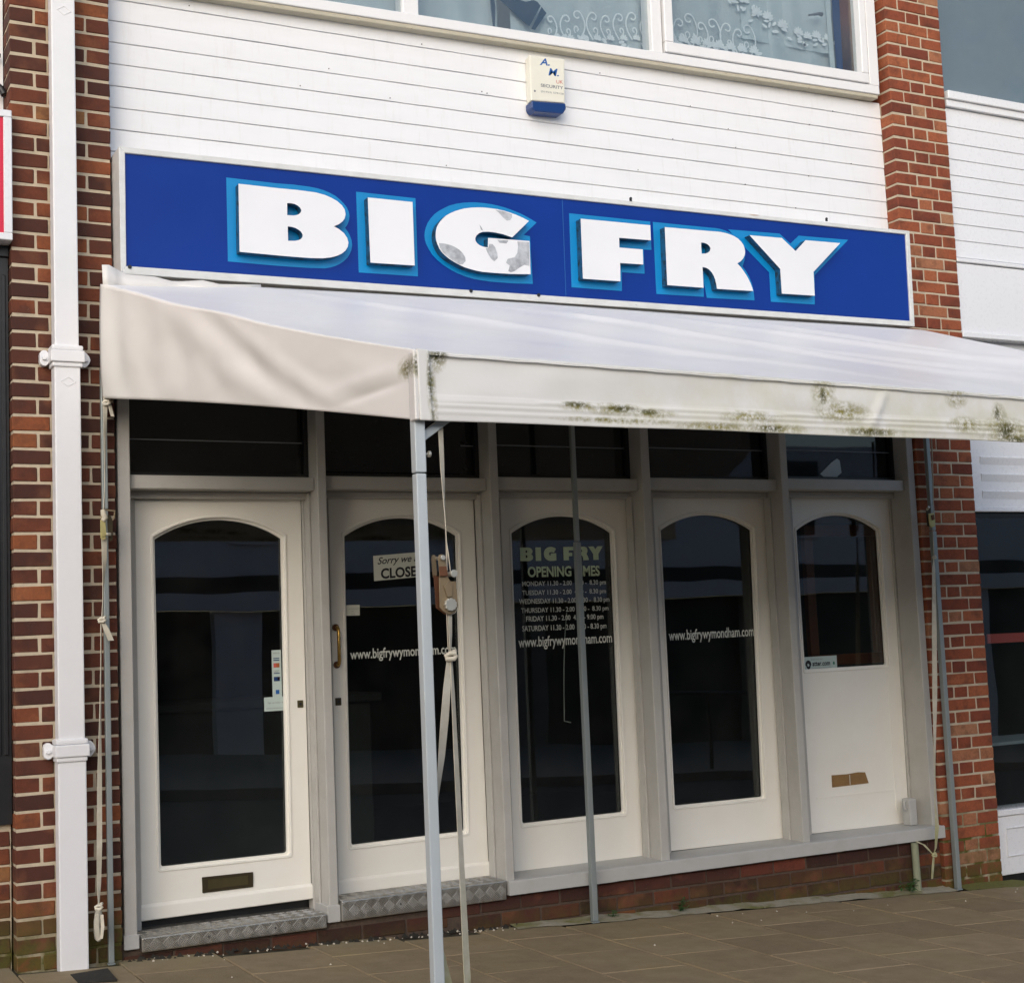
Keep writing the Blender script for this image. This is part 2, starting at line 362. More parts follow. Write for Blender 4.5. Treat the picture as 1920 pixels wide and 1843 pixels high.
M['ink'] = paint('black_ink', (0.008, 0.008, 0.011), 0.5, 0.0)
M['ink_blue'] = paint('blue_ink', (0.010, 0.10, 0.36), 0.5, 0.0)
M['ink_navy'] = paint('navy_ink', (0.008, 0.035, 0.13), 0.5, 0.0)
M['ink_red'] = paint('red_ink', (0.55, 0.10, 0.08), 0.5, 0.0)
M['ink_grey'] = paint('grey_ink', (0.20, 0.21, 0.23), 0.5, 0.0)
M['ink_orange'] = paint('orange_ink', (0.35, 0.10, 0.02), 0.5, 0.0)
M['ink_green'] = paint('green_ink', (0.02, 0.17, 0.10), 0.5, 0.0)
M['cream'] = paint('cream_plastic', (0.78, 0.76, 0.66), 0.4, 0.15, (0.5, 0.48, 0.4))
M['lens'] = paint('blue_lens', (0.004, 0.035, 0.16), 0.2, 0.1, (0.01, 0.06, 0.2))
M['red_sign'] = paint('red_sign_face', (0.62, 0.008, 0.045), 0.3, 0.05, (0.4, 0.01, 0.03))
k = N('lace_net'); di = k.n('BsdfDiffuse'); di.inputs[0].default_value = (0.66, 0.74, 0.77, 1); tr = k.n('BsdfTransparent'); tl = k.n('BsdfTranslucent'); tl.inputs[0].default_value = (0.6, 0.66, 0.7, 1)
mx = k.n('MixShader'); mx.inputs[0].default_value = 0.28; k.l(di.outputs[0], mx.inputs[1]); k.l(tr.outputs[0], mx.inputs[2]); k.l(mx.outputs[0], k.out.inputs[0]); M['net'] = k.m
M['lace'] = paint('lace_thread', (0.80, 0.84, 0.86), 0.9, 0.0)
M['navy_cloth'] = paint('navy_cloth', (0.03, 0.065, 0.11), 0.9, 0.1, (0.05, 0.08, 0.12))
M['pale_cloth'] = paint('pale_cloth', (0.55, 0.62, 0.64), 0.9, 0.1)
k = N('pavement_slab'); oi = k.n('ObjectInfo'); n1 = k.noise(7, 6, 0.65); n2 = k.noise(120, 4, 0.7); n3 = k.noise(2.0, 4, 0.6); n4 = k.noise(420, 2, 0.6)
c = k.ramp(oi.outputs['Random'], [(0, (0.215, 0.155, 0.088)), (0.5, (0.265, 0.192, 0.110)), (1, (0.31, 0.228, 0.136))])
c = k.mix(k.rng(n1, 0.38, 0.7, 0, 0.6), c, (0.16, 0.118, 0.066)); c = k.mix(k.rng(n3, 0.45, 0.7, 0, 0.5), c, (0.29, 0.225, 0.105))
c = k.mix(k.rng(n2, 0.4, 0.75, 0, 0.5), c, (0.36, 0.295, 0.195)); c = k.mix(k.rng(n4, 0.66, 0.72, 0, 0.5), c, (0.4, 0.36, 0.28))
edge = k.math('MULTIPLY', k.rng(k.xyz()[1], -0.22, 0.02, 0, 1), k.rng(n1, 0.3, 0.6)); c = k.mix(k.math('MULTIPLY', edge, 0.5), c, (0.33, 0.30, 0.19))
k.pbr(c, k.rng(n1, 0.3, 0.7, 0.62, 0.9), normal=k.bump(k.math('ADD', n2, k.math('MULTIPLY', n1, 0.7)), 0.45, 0.005), spec=0.35); M['slab'] = k.m
k = N('bedding'); n1 = k.noise(60, 5, 0.7); k.pbr(k.mix(n1, (0.035, 0.03, 0.018), (0.10, 0.085, 0.05)), 0.95); M['bed'] = k.m
k = N('mortar_fillet'); n1 = k.noise(30, 6, 0.7); n2 = k.noise(6, 4); c = k.mix(n1, (0.26, 0.235, 0.17), (0.46, 0.42, 0.33))
c = k.mix(k.rng(n2, 0.48, 0.66), c, (0.19, 0.185, 0.06)); k.pbr(c, 0.95, normal=k.bump(n1, 0.7, 0.01)); M['fillet'] = k.m
k = N('asphalt'); n1 = k.noise(200, 3, 0.7); n2 = k.noise(1.5, 4); k.pbr(k.mix(n1, (0.04, 0.042, 0.045), k.mix(n2, (0.06, 0.062, 0.065), (0.085, 0.085, 0.085))), 0.9, normal=k.bump(n1, 0.3, 0.01)); M['asphalt'] = k.m
M['concrete'] = paint('concrete', (0.22, 0.21, 0.19), 0.9, 0.4, (0.12, 0.11, 0.10), 5, 0.3)
M['render'] = paint('pale_render', (0.80, 0.81, 0.84), 0.9, 0.1, (0.4, 0.4, 0.42), 1.5, 0.1)
M['dark_front'] = paint('dark_shopfront', (0.012, 0.013, 0.015), 0.5, 0.1, (0.03, 0.03, 0.03))
M['blind'] = None
k = N('grey_blind'); n1 = k.noise(1.2, 3); k.pbr(k.mix(n1, (0.22, 0.26, 0.285), (0.29, 0.33, 0.345)), 0.35); M['blind'] = k.m
M['cardboard'] = paint('cardboard', (0.26, 0.15, 0.055), 0.8, 0.5, (0.13, 0.07, 0.03), 16)
M['leaf'] = paint('weed_leaf', (0.035, 0.10, 0.022), 0.6, 0.3, (0.02, 0.05, 0.015), 30)
M['grime'] = paint('debris', (0.02, 0.018, 0.014), 0.95, 0.5, (0.06, 0.05, 0.035), 20, 0.5)
M['stub'] = paint('green_stub_pipe', (0.27, 0.29, 0.20), 0.7, 0.4, (0.15, 0.16, 0.09), 12, 0.3)
M['chip'] = paint('pale_chip', (0.55, 0.50, 0.42), 0.9, 0.3)

k = N('plain_brickwork'); n1 = k.noise(9, 5, 0.6); k.pbr(k.mix(n1, (0.16, 0.06, 0.035), (0.25, 0.10, 0.055)), 0.9); M['brick_plain'] = k.m
k = N('grey_webbing'); a = k.noise(30, 5, 0.65); k.pbr(k.mix(k.rng(a, 0.35, 0.7), (0.42, 0.40, 0.34), (0.25, 0.23, 0.18)), 0.9, normal=k.bump(a, 0.3, 0.003)); M['web_grey'] = k.m

# ------------------------------------------------------------------ sign letter outlines (x, z) in metres on the fascia
LETTERS = {'B': [[(0.9981, 3.4813), (1.1878, 3.4808), (1.2914, 3.4821), (1.3795, 3.48), (1.4259, 3.4725), (1.4596, 3.4616), (1.4891, 3.4481), (1.5121, 3.4297), (1.5256, 3.4104), (1.5296, 3.388), (1.5242, 3.3668), (1.5138, 3.3513), (1.494, 3.3349), (1.4671, 3.3216), (1.4932, 3.3101), (1.5183, 3.2918), (1.5339, 3.2705), (1.5397, 3.2483), (1.536, 3.2274), (1.5219, 3.2055), (1.5022, 3.1894), (1.4761, 3.1761), (1.446, 3.1662), (1.4035, 3.1585), (1.3445, 3.1547), (1.3028, 3.1541), (1.2406, 3.1536), (1.1789, 3.1536), (0.9956, 3.1551)], [(1.2346, 3.4125), (1.2541, 3.4137), (1.2707, 3.4121), (1.2872, 3.4056), (1.2994, 3.3959), (1.3041, 3.3841), (1.3008, 3.3736), (1.2922, 3.3645), (1.2796, 3.3584), (1.2628, 3.3547), (1.233, 3.3538)], [(1.2343, 3.2988), (1.2529, 3.2989), (1.2715, 3.295), (1.2879, 3.2876), (1.3002, 3.2785), (1.3073, 3.2662), (1.3061, 3.2539), (1.2992, 3.2443), (1.2865, 3.237), (1.2676, 3.2317), (1.2336, 3.229)]], 'I': [[(1.6482, 3.4833), (1.8866, 3.4848), (1.8859, 3.1625), (1.6508, 3.1578)]], 'G': [[(2.5406, 3.4512), (2.439, 3.3559), (2.4175, 3.3596), (2.389, 3.3666), (2.3462, 3.3714), (2.3035, 3.3726), (2.2702, 3.3687), (2.2485, 3.3589), (2.2338, 3.3458), (2.2262, 3.3322), (2.2279, 3.3172), (2.2368, 3.3059), (2.2505, 3.2972), (2.2668, 3.2926), (2.2809, 3.2908), (2.296, 3.2908), (2.2996, 3.3402), (2.4119, 3.3425), (2.5388, 3.3452), (2.5365, 3.1702), (2.4274, 3.1629), (2.3318, 3.1605), (2.2609, 3.1605), (2.2235, 3.1639), (2.1863, 3.1704), (2.1587, 3.1767), (2.1313, 3.1864), (2.104, 3.1979), (2.0769, 3.2118), (2.0546, 3.227), (2.0369, 3.2425), (2.0239, 3.2605), (2.0134, 3.283), (2.0074, 3.3038), (2.006, 3.3249), (2.0076, 3.3443), (2.0131, 3.3661), (2.0221, 3.384), (2.0342, 3.4002), (2.051, 3.418), (2.0677, 3.4334), (2.0914, 3.4478), (2.1151, 3.4596), (2.1434, 3.471), (2.1718, 3.4803), (2.2096, 3.4885), (2.2474, 3.4936), (2.2854, 3.4966), (2.3234, 3.4969), (2.3615, 3.4955), (2.3948, 3.4918), (2.433, 3.4851), (2.4665, 3.477), (2.5047, 3.4653)]], 'F': [[(2.8515, 3.4942), (3.2869, 3.4996), (3.2856, 3.4165), (3.0849, 3.412), (3.0829, 3.3586), (3.2301, 3.361), (3.2283, 3.2784), (3.0832, 3.2746), (3.0789, 3.1746), (2.8481, 3.1712)]], 'R': [[(3.3802, 3.4983), (3.6743, 3.5039), (3.7136, 3.5056), (3.7473, 3.5055), (3.7837, 3.5027), (3.8145, 3.4974), (3.8424, 3.4895), (3.8672, 3.4784), (3.8862, 3.4639), (3.9009, 3.4462), (3.9086, 3.4254), (3.9105, 3.4041), (3.9046, 3.3845), (3.8936, 3.3669), (3.8752, 3.3497), (3.8515, 3.3358), (3.873, 3.3177), (3.8914, 3.2968), (3.9098, 3.2731), (3.9251, 3.2482), (3.9367, 3.2253), (3.9449, 3.2045), (3.9493, 3.1858), (3.7037, 3.1804), (3.7004, 3.2059), (3.6949, 3.2313), (3.6868, 3.2518), (3.6742, 3.271), (3.6584, 3.2847), (3.6395, 3.2935), (3.6148, 3.2962), (3.6136, 3.1797), (3.3762, 3.1767)], [(3.6145, 3.4335), (3.6351, 3.4339), (3.6558, 3.4277), (3.6701, 3.4172), (3.6754, 3.4045), (3.67, 3.3913), (3.6565, 3.3798), (3.6394, 3.3737), (3.6142, 3.371)]], 'Y': [[(3.9477, 3.5054), (4.1742, 3.5102), (4.2669, 3.4421), (4.3443, 3.5124), (4.5978, 3.5179), (4.3871, 3.3302), (4.3851, 3.1911), (4.1497, 3.1861), (4.1487, 3.3281)]]}
OUTLINES = {'B': [(0.9558, 3.5225), (1.205, 3.5209), (1.2885, 3.5238), (1.3686, 3.5221), (1.4067, 3.5188), (1.4407, 3.5124), (1.4704, 3.5031), (1.5001, 3.4904), (1.5233, 3.474), (1.5423, 3.4572), (1.5581, 3.4379), (1.567, 3.4179), (1.5698, 3.3973), (1.5665, 3.3761), (1.5584, 3.3544), (1.5448, 3.3344), (1.5593, 3.317), (1.5695, 3.2971), (1.5767, 3.2769), (1.5789, 3.2521), (1.5737, 3.2267), (1.5643, 3.2051), (1.5507, 3.1853), (1.5329, 3.1685), (1.5108, 3.153), (1.489, 3.1409), (1.463, 3.1313), (1.4372, 3.1251), (1.3609, 3.1205), (1.277, 3.1186), (1.1941, 3.1175), (0.9544, 3.1189)], 'I': [(1.6089, 3.5228), (1.9265, 3.5231), (1.9246, 3.1235), (1.6092, 3.1183)], 'G': [(2.614, 3.4641), (2.5341, 3.3908), (2.5707, 3.3866), (2.5754, 3.1344), (2.4509, 3.1284), (2.3309, 3.1279), (2.2834, 3.1299), (2.2364, 3.1337), (2.1898, 3.143), (2.1437, 3.1566), (2.1026, 3.1739), (2.0664, 3.1932), (2.0351, 3.2155), (2.0085, 3.2397), (1.9903, 3.266), (1.9763, 3.2925), (1.9703, 3.3133), (1.9688, 3.3346), (1.971, 3.3561), (1.9774, 3.3781), (1.9899, 3.4042), (2.0069, 3.4282), (2.0285, 3.4518), (2.0547, 3.4716), (2.0832, 3.4883), (2.1117, 3.5033), (2.1496, 3.5167), (2.1876, 3.5262), (2.2255, 3.5323), (2.2636, 3.5362), (2.3064, 3.5371), (2.3495, 3.5362), (2.3925, 3.5318), (2.4357, 3.5252), (2.479, 3.5149), (2.5224, 3.5028), (2.5705, 3.484)], 'F': [(2.8134, 3.5334), (3.3215, 3.5372), (3.3199, 3.3796), (3.2688, 3.377), (3.2677, 3.2431), (3.1231, 3.2398), (3.1171, 3.1368), (2.8069, 3.134)], 'R': [(3.3393, 3.537), (3.7108, 3.5409), (3.7503, 3.5417), (3.7842, 3.5401), (3.8179, 3.5342), (3.8486, 3.5251), (3.8793, 3.5136), (3.9069, 3.4978), (3.9287, 3.4806), (3.9434, 3.4603), (3.9496, 3.4344), (3.9475, 3.4054), (3.9414, 3.3761), (3.9241, 3.3363), (3.9456, 3.3141), (3.9664, 3.2822), (3.9822, 3.2451), (3.9903, 3.2121), (3.9943, 3.1478), (3.6686, 3.1389), (3.6541, 3.2304), (3.6482, 3.143), (3.3372, 3.1368)], 'Y': [(3.8412, 3.5422), (4.2, 3.5514), (4.2736, 3.4993), (4.3378, 3.5518), (4.7032, 3.5602), (4.4351, 3.3263), (4.4232, 3.1536), (4.109, 3.1477), (4.1099, 3.3176), (3.9549, 3.4445)]}
PATCHES = [[(2.0225, 3.2879), (2.0568, 3.2876), (2.0889, 3.2832), (2.1116, 3.2753), (2.1343, 3.2636), (2.1522, 3.248), (2.1653, 3.2277), (2.1667, 3.2085), (2.1497, 3.19), (2.1311, 3.1884), (2.0993, 3.2029), (2.0679, 3.2216), (2.0412, 3.2427), (2.0283, 3.2629)], [(2.3466, 3.4912), (2.3992, 3.4877), (2.442, 3.4766), (2.4422, 3.4612), (2.4308, 3.4448), (2.4114, 3.4407), (2.3881, 3.456), (2.3698, 3.476)], [(2.2827, 3.2852), (2.2984, 3.2887), (2.305, 3.3088), (2.3217, 3.3103), (2.3376, 3.2943), (2.3481, 3.2649), (2.3493, 3.2389), (2.3294, 3.2199), (2.3111, 3.2335), (2.2934, 3.2601)], [(2.4667, 3.3363), (2.5362, 3.3391), (2.532, 3.2126), (2.5021, 3.2168), (2.4721, 3.199), (2.4447, 3.1793), (2.4226, 3.1711), (2.4076, 3.1764), (2.4171, 3.2054), (2.3961, 3.2189), (2.4067, 3.2394), (2.4457, 3.2514), (2.4637, 3.2748), (2.4703, 3.3104)], [(2.3514, 3.3347), (2.4161, 3.3362), (2.4033, 3.3197), (2.3626, 3.3205)], [(2.2527, 3.4059), (2.2638, 3.3918), (2.2725, 3.3752), (2.2609, 3.3785)]]

# ================================================================== SETTING
# ---- pavement: 437 mm square slabs, alternate columns half staggered
bed = MB(); bed.add([(-9, 0.35, ZG(-9)-0.014), (16, 0.35, ZG(16)-0.014), (16, -2.75, ZG(16)-0.014), (-9, -2.75, ZG(-9)-0.014)], [(0, 3, 2, 1)])
pav = struct(obj('pavement', bed, M['bed']))
P = 0.437
def slab_mesh(seed, w=P-0.0055, d=P-0.0055):
    r = random.Random(seed); m = MB(); j = lambda: r.uniform(-0.0015, 0.0015)
    m.box(-w/2, w/2, -d/2, d/2, -0.03, 0)
    m.v = [(x+j(), y+j(), z+(j()*0.5 if z > -0.01 else 0)) for x, y, z in m.v]
    return fix(m.mesh('slab'), 0.004, 1)
slabs = [slab_mesh(i) for i in range(5)]
for me in slabs: me.materials.append(M['slab'])
tilt = math.atan(0.0485)
for ci in range(-3, 16):
    x = ci*P + P/2 - 0.012
    off = -0.088 if ci % 2 == 0 else -0.306
    for rj in range(-1, 5):
        yc = off - rj*P - P/2 + P*0.0
        if yc + P/2 > 0.28: continue
        o = link('slab', rnd.choice(slabs), None, pav)
        o.location = (x, yc, ZG(x) + rnd.uniform(-0.0012, 0.0012))
        o.rotation_euler = (rnd.uniform(-0.003, 0.003), tilt + rnd.uniform(-0.003, 0.003), 0)
k = MB(); k.add([(-9, -2.62, ZG(-9)+0.001), (16, -2.62, ZG(16)+0.001), (16, -2.75, ZG(16)+0.001), (-9, -2.75, ZG(-9)+0.001), (-9, -2.75, ZG(-9)-0.3), (16, -2.75, ZG(16)-0.3), (-9, -2.62, ZG(-9)-0.3), (16, -2.62, ZG(16)-0.3)],
                [(0, 3, 2, 1), (3, 4, 5, 2), (0, 1, 7, 6)])
struct(obj('kerb', k, M['concrete']))
rd = MB(); rd.add([(-60, -2.0, ZG(-60)-0.12), (60, -2.0, ZG(60)-0.12), (60, -9.0, ZG(60)-0.12), (-60, -9.0, ZG(-60)-0.12)], [(0, 3, 2, 1)])
struct(obj('road', rd, M['asphalt']))
fp = MB()
fp.add([(-60, -8.9, ZG(-60)), (60, -8.9, ZG(60)), (60, -15.9, ZG(60)), (-60, -15.9, ZG(-60)), (-60, -8.9, ZG(-60)-0.2), (60, -8.9, ZG(60)-0.2)], [(0, 3, 2, 1), (0, 1, 5, 4)])
struct(obj('far_pavement', fp, M['concrete']))
gr = MB(); gr.add([(-300, -300, -16), (300, -300, -16), (300, 300, -16), (-300, 300, -16)], [(0, 1, 2, 3)])
struct(obj('ground', gr, M['concrete']))
# pale mortar fillet where paving meets the wall
r = random.Random(4); fl = MB(); xs = [2.36+0.08*i for i in range(37)]
top = [(x, 0.055, ZG(x)+0.020+r.uniform(-0.006, 0.006)) for x in xs]; bot = [(x, -0.075+r.uniform(-0.025, 0.025), ZG(x)+0.003) for x in xs]
n = len(xs); fl.add(top+bot, [(i, n+i, n+i+1, i+1) for i in range(n-1)])
obj('mortar_fillet', fl, M['fillet'], pav, smooth=60)
# mossy strip at the right pilaster foot
fl = MB(); xs = [5.30+0.09*i for i in range(10)]
top = [(x, 0.0, ZG(x)+0.018+r.uniform(-0.004, 0.008)) for x in xs]; bot = [(x, -0.10+r.uniform(-0.03, 0.02), ZG(x)+0.002) for x in xs]
n = len(xs); fl.add(top+bot, [(i, n+i, n+i+1, i+1) for i in range(n-1)])
kk = N('moss'); a = kk.noise(60, 5, 0.7); kk.pbr(kk.mix(a, (0.05, 0.06, 0.012), (0.22, 0.20, 0.05)), 0.95, normal=kk.bump(a, 0.8, 0.01))
stuff(obj('moss_strip', fl, kk.m, pav, smooth=60))
# grit and small litter on the paving
g = MB(); r = random.Random(11)
for i in range(110):
    x = r.uniform(-0.3, 5.6); y = -abs(r.gauss(0, 0.35)) if i < 150 else r.uniform(-1.7, -0.1)
    if i < 90: x = r.uniform(0.5, 2.35); y = r.uniform(-0.06, 0.05)
    s = r.uniform(0.002, 0.0065); z = ZG(x)+s*0.4
    g.add([(x-s, y, z), (x+s, y-s*0.5, z), (x, y+s, z), (x, y, z+s*0.9), (x, y, z-s)], [(0, 1, 3), (1, 2, 3), (2, 0, 3), (1, 0, 4), (2, 1, 4), (0, 2, 4)])
stuff(obj('grit', g, M['chip'], pav))

# ---- brick work
_bc = {}
def brick_me(w, d, h, mat, var):
    key = (round(w, 3), round(d, 3), round(h, 3), mat, var)
    if key not in _bc:
        r = random.Random(hash(key) & 0xffff); m = MB().box(0, w, 0, d, 0, h)
        j = lambda: r.uniform(-0.0018, 0.0018)
        m.v = [(x+j(), y+j(), z+j()) for x, y, z in m.v]
        me = fix(m.mesh('brick'), 0.0035, 1); me.materials.append(M[mat]); _bc[key] = me
    return _bc[key]
def brick(parent, x, y, z, w, d, mat, h=0.0635):
    o = link('brick', brick_me(w, d, h, mat, rnd.randrange(4)), None, parent)
    o.location = (x+rnd.uniform(-0.001, 0.001), y+rnd.uniform(-0.0015, 0.0015), z+rnd.uniform(-0.001, 0.001)); return o
def pilaster(label, x0, x1, zj, depth, mat, thin_back=lambda z: True):
    t = thing('brick_pilaster', label, 'brick pilaster', (x0, 0, ZG(x0)))
    w = x1-x0; J = 0.010
    core = MB().box(x0+0.004, x1-0.004, 0.0035, depth, zj[0]-0.3, zj[-1]+0.075); obj('mortar', core, M['mortar'], t)
    for i, z in enumerate(zj):
        zz = z+0.005
        if i % 2 == zj_par[label]:
            a = 0.1035; b = w-2*a-2*J
            brick(t, x0, 0, zz, a, 0.2, mat); brick(t, x0+a+J, 0, zz, b, 0.1, mat); brick(t, x0+a+b+2*J, 0, zz, a, 0.1, mat)
        else:
            q = (w-0.1025-2*J)/2
            brick(t, x0, 0, zz, q, 0.1, mat); brick(t, x0+q+J, 0, zz, 0.1025, 0.1, mat); brick(t, x0+q+0.1025+2*J, 0, zz, q, 0.1, mat)
            if thin_back(z): brick(t, x0, 0.11, zz, 0.1, 0.09, mat)
    return t
LL = 'weathered dark red brick pilaster behind the white drainpipe at the left'
LR = 'bright orange-red brick pilaster at the right end of the blue sign'
zl = [(i+0.75)*0.075 for i in range(-1, 60)]
zr = [5.1207-0.075*n-0.075 for n in range(71, -4, -1)]
# parity: row index whose corner brick is a header
zj_par = {LL: 0, LR: 0}
zj_par[LL] = (55+1) % 2
zj_par[LR] = (71-1) % 2
pl = pilaster(LL, 0.0, 0.446, zl, 0.21, 'brick_l')
pr = pilaster(LR, 5.2245, 5.675, zr, 0.21, 'brick_r', lambda z: z > 3.6 or z < 2.4)

# ---- main wall behind: a plain backing for cladding and rooms
# (weatherboards)
t = thing('weatherboard_wall', 'white horizontal board cladding between the upper window and the blue sign', 'cladding', (2.8, 0.12, 3.0))
zb = [4.52, 4.418, 4.312, 4.206, 4.100, 3.992, 3.886, 3.780, 3.672, 3.566]
for i in range(len(zb)-1):
    z1, z0 = zb[i], zb[i+1]
    m = MB(); x0, x1 = 0.447, 5.2225
    s = 0.028/ (x1-x0)          # boards rise slightly to the right
    n = 40; vs = []; rr = random.Random(i*3+1)
    prof = [(0.1010, z0+0.0035), (0.1000, z0+0.009), (0.1035, z1-0.003), (0.1085, z1+0.002), (0.128, z1+0.002), (0.128, z0+0.0025)]
    wob = [rr.uniform(-0.0012, 0.0012) for _ in range(n+1)]
    for a in range(n+1):
        x = x0+(x1-x0)*a/n; dz = s*(x-x0)-0.010
        for y, z in prof: vs.append((x, y+wob[a]*0.6, z+dz+wob[a]))
    q = len(prof)
    fs = [(a*q+b, a*q+(b+1) % q, (a+1)*q+(b+1) % q, (a+1)*q+b) for a in range(n) for b in range(q)]
    fs += [tuple(range(q)), tuple(n*q+b for b in range(q-1, -1, -1))]
    m.add(vs, fs); obj('board', m, M['boards'], t)
obj('backing', MB().box(0.447, 5.2225, 0.1285, 0.20, 2.6, 4.47), M['boards'], t)
nl = MB(); r = random.Random(5)
for i in range(26):
    x = r.uniform(0.6, 5.1); z = r.choice(zb[1:9])+r.uniform(0.012, 0.02)
    nl.cyl((x, 0.0975, z), (x, 0.101, z), 0.0028, 8)
obj('nail_heads', nl, M['grime'], t)

# ================================================================== UPPER WINDOW
t = thing('upper_window', 'long white upstairs window with lace net curtains and a flaking timber sill', 'window', (3.1, 0.1, 4.5))
def sl(x): return 0.0175*(x-1.175)       # the frame climbs slightly with x
m = MB(); x0, x1 = 0.45, 5.165
m.hexa([(x0, 4.472+sl(x0)), (x1, 4.472+sl(x1)), (x1, 4.495+sl(x1)), (x0, 4.495+sl(x0))], 0.048, 0.2)
obj('sill', m, M['timber'], t, 0.003)
m = MB().hexa([(x0, 4.497+sl(x0)), (x1+0.012, 4.497+sl(x1)), (x1+0.012, 4.552+sl(x1)), (x0, 4.552+sl(x0))], 0.042, 0.16); obj('bottom_rail', m, M['white'], t, 0.004)
for xa, xb, ya in ((1.975, 2.065, 0.06), (3.515, 3.585, 0.055), (5.105, 5.182, 0.045), (0.45, 0.53, 0.06)):
    obj('mullion', MB().hexa([(xa, 4.553+sl(xa)), (xb, 4.553+sl(xb)), (xb+0.01, 5.62), (xa+0.01, 5.62)], ya, 0.16), M['white'], t, 0.004)
# opening casement on the right
z0 = lambda x: 4.560+sl(x)
cas = MB().hexa([(3.597, z0(3.6)), (5.098, z0(5.1)), (5.098, z0(5.1)+0.062), (3.597, z0(3.6)+0.062)], 0.04, 0.12)
cas.hexa([(3.597, z0(3.6)+0.063), (3.655, z0(3.6)+0.063), (3.663, 5.6), (3.605, 5.6)], 0.04, 0.12)
cas.hexa([(5.048, z0(5.1)+0.063), (5.098, z0(5.1)+0.063), (5.108, 5.6), (5.058, 5.6)], 0.04, 0.12)
obj('casement', cas, M['white'], t, 0.004)
for xa, xb, zz in ((0.53, 1.975, 4.553), (2.065, 3.515, 4.553), (3.655, 5.05, 4.622)):
    obj('pane', MB().hexa([(xa, zz+sl(xa)), (xb, zz+sl(xb)), (xb, 5.6), (xa, 5.6)], 0.088, 0.092), M['glass_up'], t)
# net curtains: wavy translucent sheets
def net(x0, x1, zb, y, amp, seed):
    m = MB(); nx, nz = 90, 10; r = random.Random(seed); ph = r.uniform(0, 6)
    vs = []
    for i in range(nx+1):
        x = x0+(x1-x0)*i/nx
        w = math.sin(x*23+ph)*0.5+math.sin(x*41+ph*2)*0.3+math.sin(x*9+ph)*0.5
        for j in range(nz+1):
            zz = zb(x)+(5.6-zb(x))*j/nz
            vs.append((x+0.006*w, y+amp*w*(1.0-0.3*j/nz), zz))
    q = nz+1; m.add(vs, [(i*q+j, (i+1)*q+j, (i+1)*q+j+1, i*q+j+1) for i in range(nx) for j in range(nz)])
    return m
obj('net_curtain', net(0.5, 2.6, lambda x: 4.55, 0.20, 0.012, 1), M['net'], t, smooth=180)
obj('net_curtain', net(2.68, 3.62, lambda x: 4.56, 0.195, 0.012, 2), M['net'], t, smooth=180)
obj('net_curtain', net(3.62, 4.93, lambda x: 4.6, 0.195, 0.012, 3), M['net'], t, smooth=180)
obj('net_curtain', net(4.25, 4.93, lambda x: 4.84, 0.185, 0.010, 6), M['net'], t, smooth=180)
# lace embroidery: petals and scrolls stitched on the net
lace = MB()
def petal(cx, cz, ang, L, w, y):
    ca, sa = math.cos(ang), math.sin(ang); pts = []
    for u, v in ((0, 0), (0.4, 0.5), (0.8, 0.45), (1, 0), (0.8, -0.45), (0.4, -0.5)):
        a, b = u*L, v*w; pts.append((cx+a*ca-b*sa, y, cz+a*sa+b*ca))
    lace.add(pts, [tuple(range(6))])
def flower(cx, cz, L, y=0.172):
    for q in range(7): petal(cx, cz, math.radians(10+160*q/6), L*(0.8+0.2*math.sin(math.pi*q/6)), L*0.30, y-0.0004*q)
def scroll(cx, cz, h, flip, y=0.172):
    pts = []
    for i in range(22):
        a = i/21
        if a < 0.55: b = a/0.55; x = -0.22*math.sin(b*2.6)*h; z = b*h*0.85
        else:
            b = (a-0.55)/0.45; th = math.pi*0.9-b*5.4; rr = 0.17*h*(1-0.55*b); x = 0.05*h+rr*math.cos(th); z = h*0.80+rr*math.sin(th)
        pts.append((cx+flip*x, y, cz+z))
    lace.tube(pts, 0.0042, 4, flat=(0.0045, 0.001))
    pts = [(cx+flip*(0.10+0.09*math.cos(t_)*(1-t_/9))*h, y-0.001, cz+(0.33+0.12*math.sin(t_)*(1-t_/9))*h) for t_ in [0.45*i-1.2 for i in range(14)]]
    lace.tube(pts, 0.004, 4, flat=(0.004, 0.001))
r = random.Random(3)
for x in [2.93+0.088*i for i in range(8)]:
    zb_ = 4.58+sl(x)+max(0, (x-2.95))*0.14
    scroll(x, zb_+0.01, r.uniform(0.13, 0.18), r.choice((-1, 1))); flower(x+0.03, zb_+0.015, 0.035)
    for q in range(3): petal(x+r.uniform(-0.04, 0.04), zb_-0.02+r.uniform(-0.02, 0.03), r.uniform(0, 6), 0.045, 0.02, 0.1725)
for x in [3.70+0.085*i for i in range(8)]:
    zb_ = 4.64+sl(x)
    scroll(x, zb_+0.03, r.uniform(0.16, 0.22), r.choice((-1, 1))); flower(x+0.03, zb_+0.06, 0.05)
    for q in range(6): petal(x+r.uniform(-0.05, 0.05), zb_+r.uniform(-0.01, 0.07), r.uniform(0, 6), 0.06, 0.022, 0.1715+0.0003*q)
for cx, cz, L in ((4.21, 5.08, 0.05), (4.27, 5.06, 0.05), (4.36, 5.00, 0.055), (4.44, 4.985, 0.055), (4.55, 4.95, 0.055), (4.67, 4.925, 0.05), (4.74, 4.91, 0.045), (4.81, 4.925, 0.05), (4.90, 4.925, 0.045)):
    flower(cx, cz, L, 0.166)
    for q in range(4): petal(cx+r.uniform(-0.05, 0.05), cz-0.02+r.uniform(-0.03, 0.01), r.uniform(0, 6), 0.045, 0.018, 0.1665+0.0003*q)
stuff(obj('lace_pattern', lace, M['lace'], t))
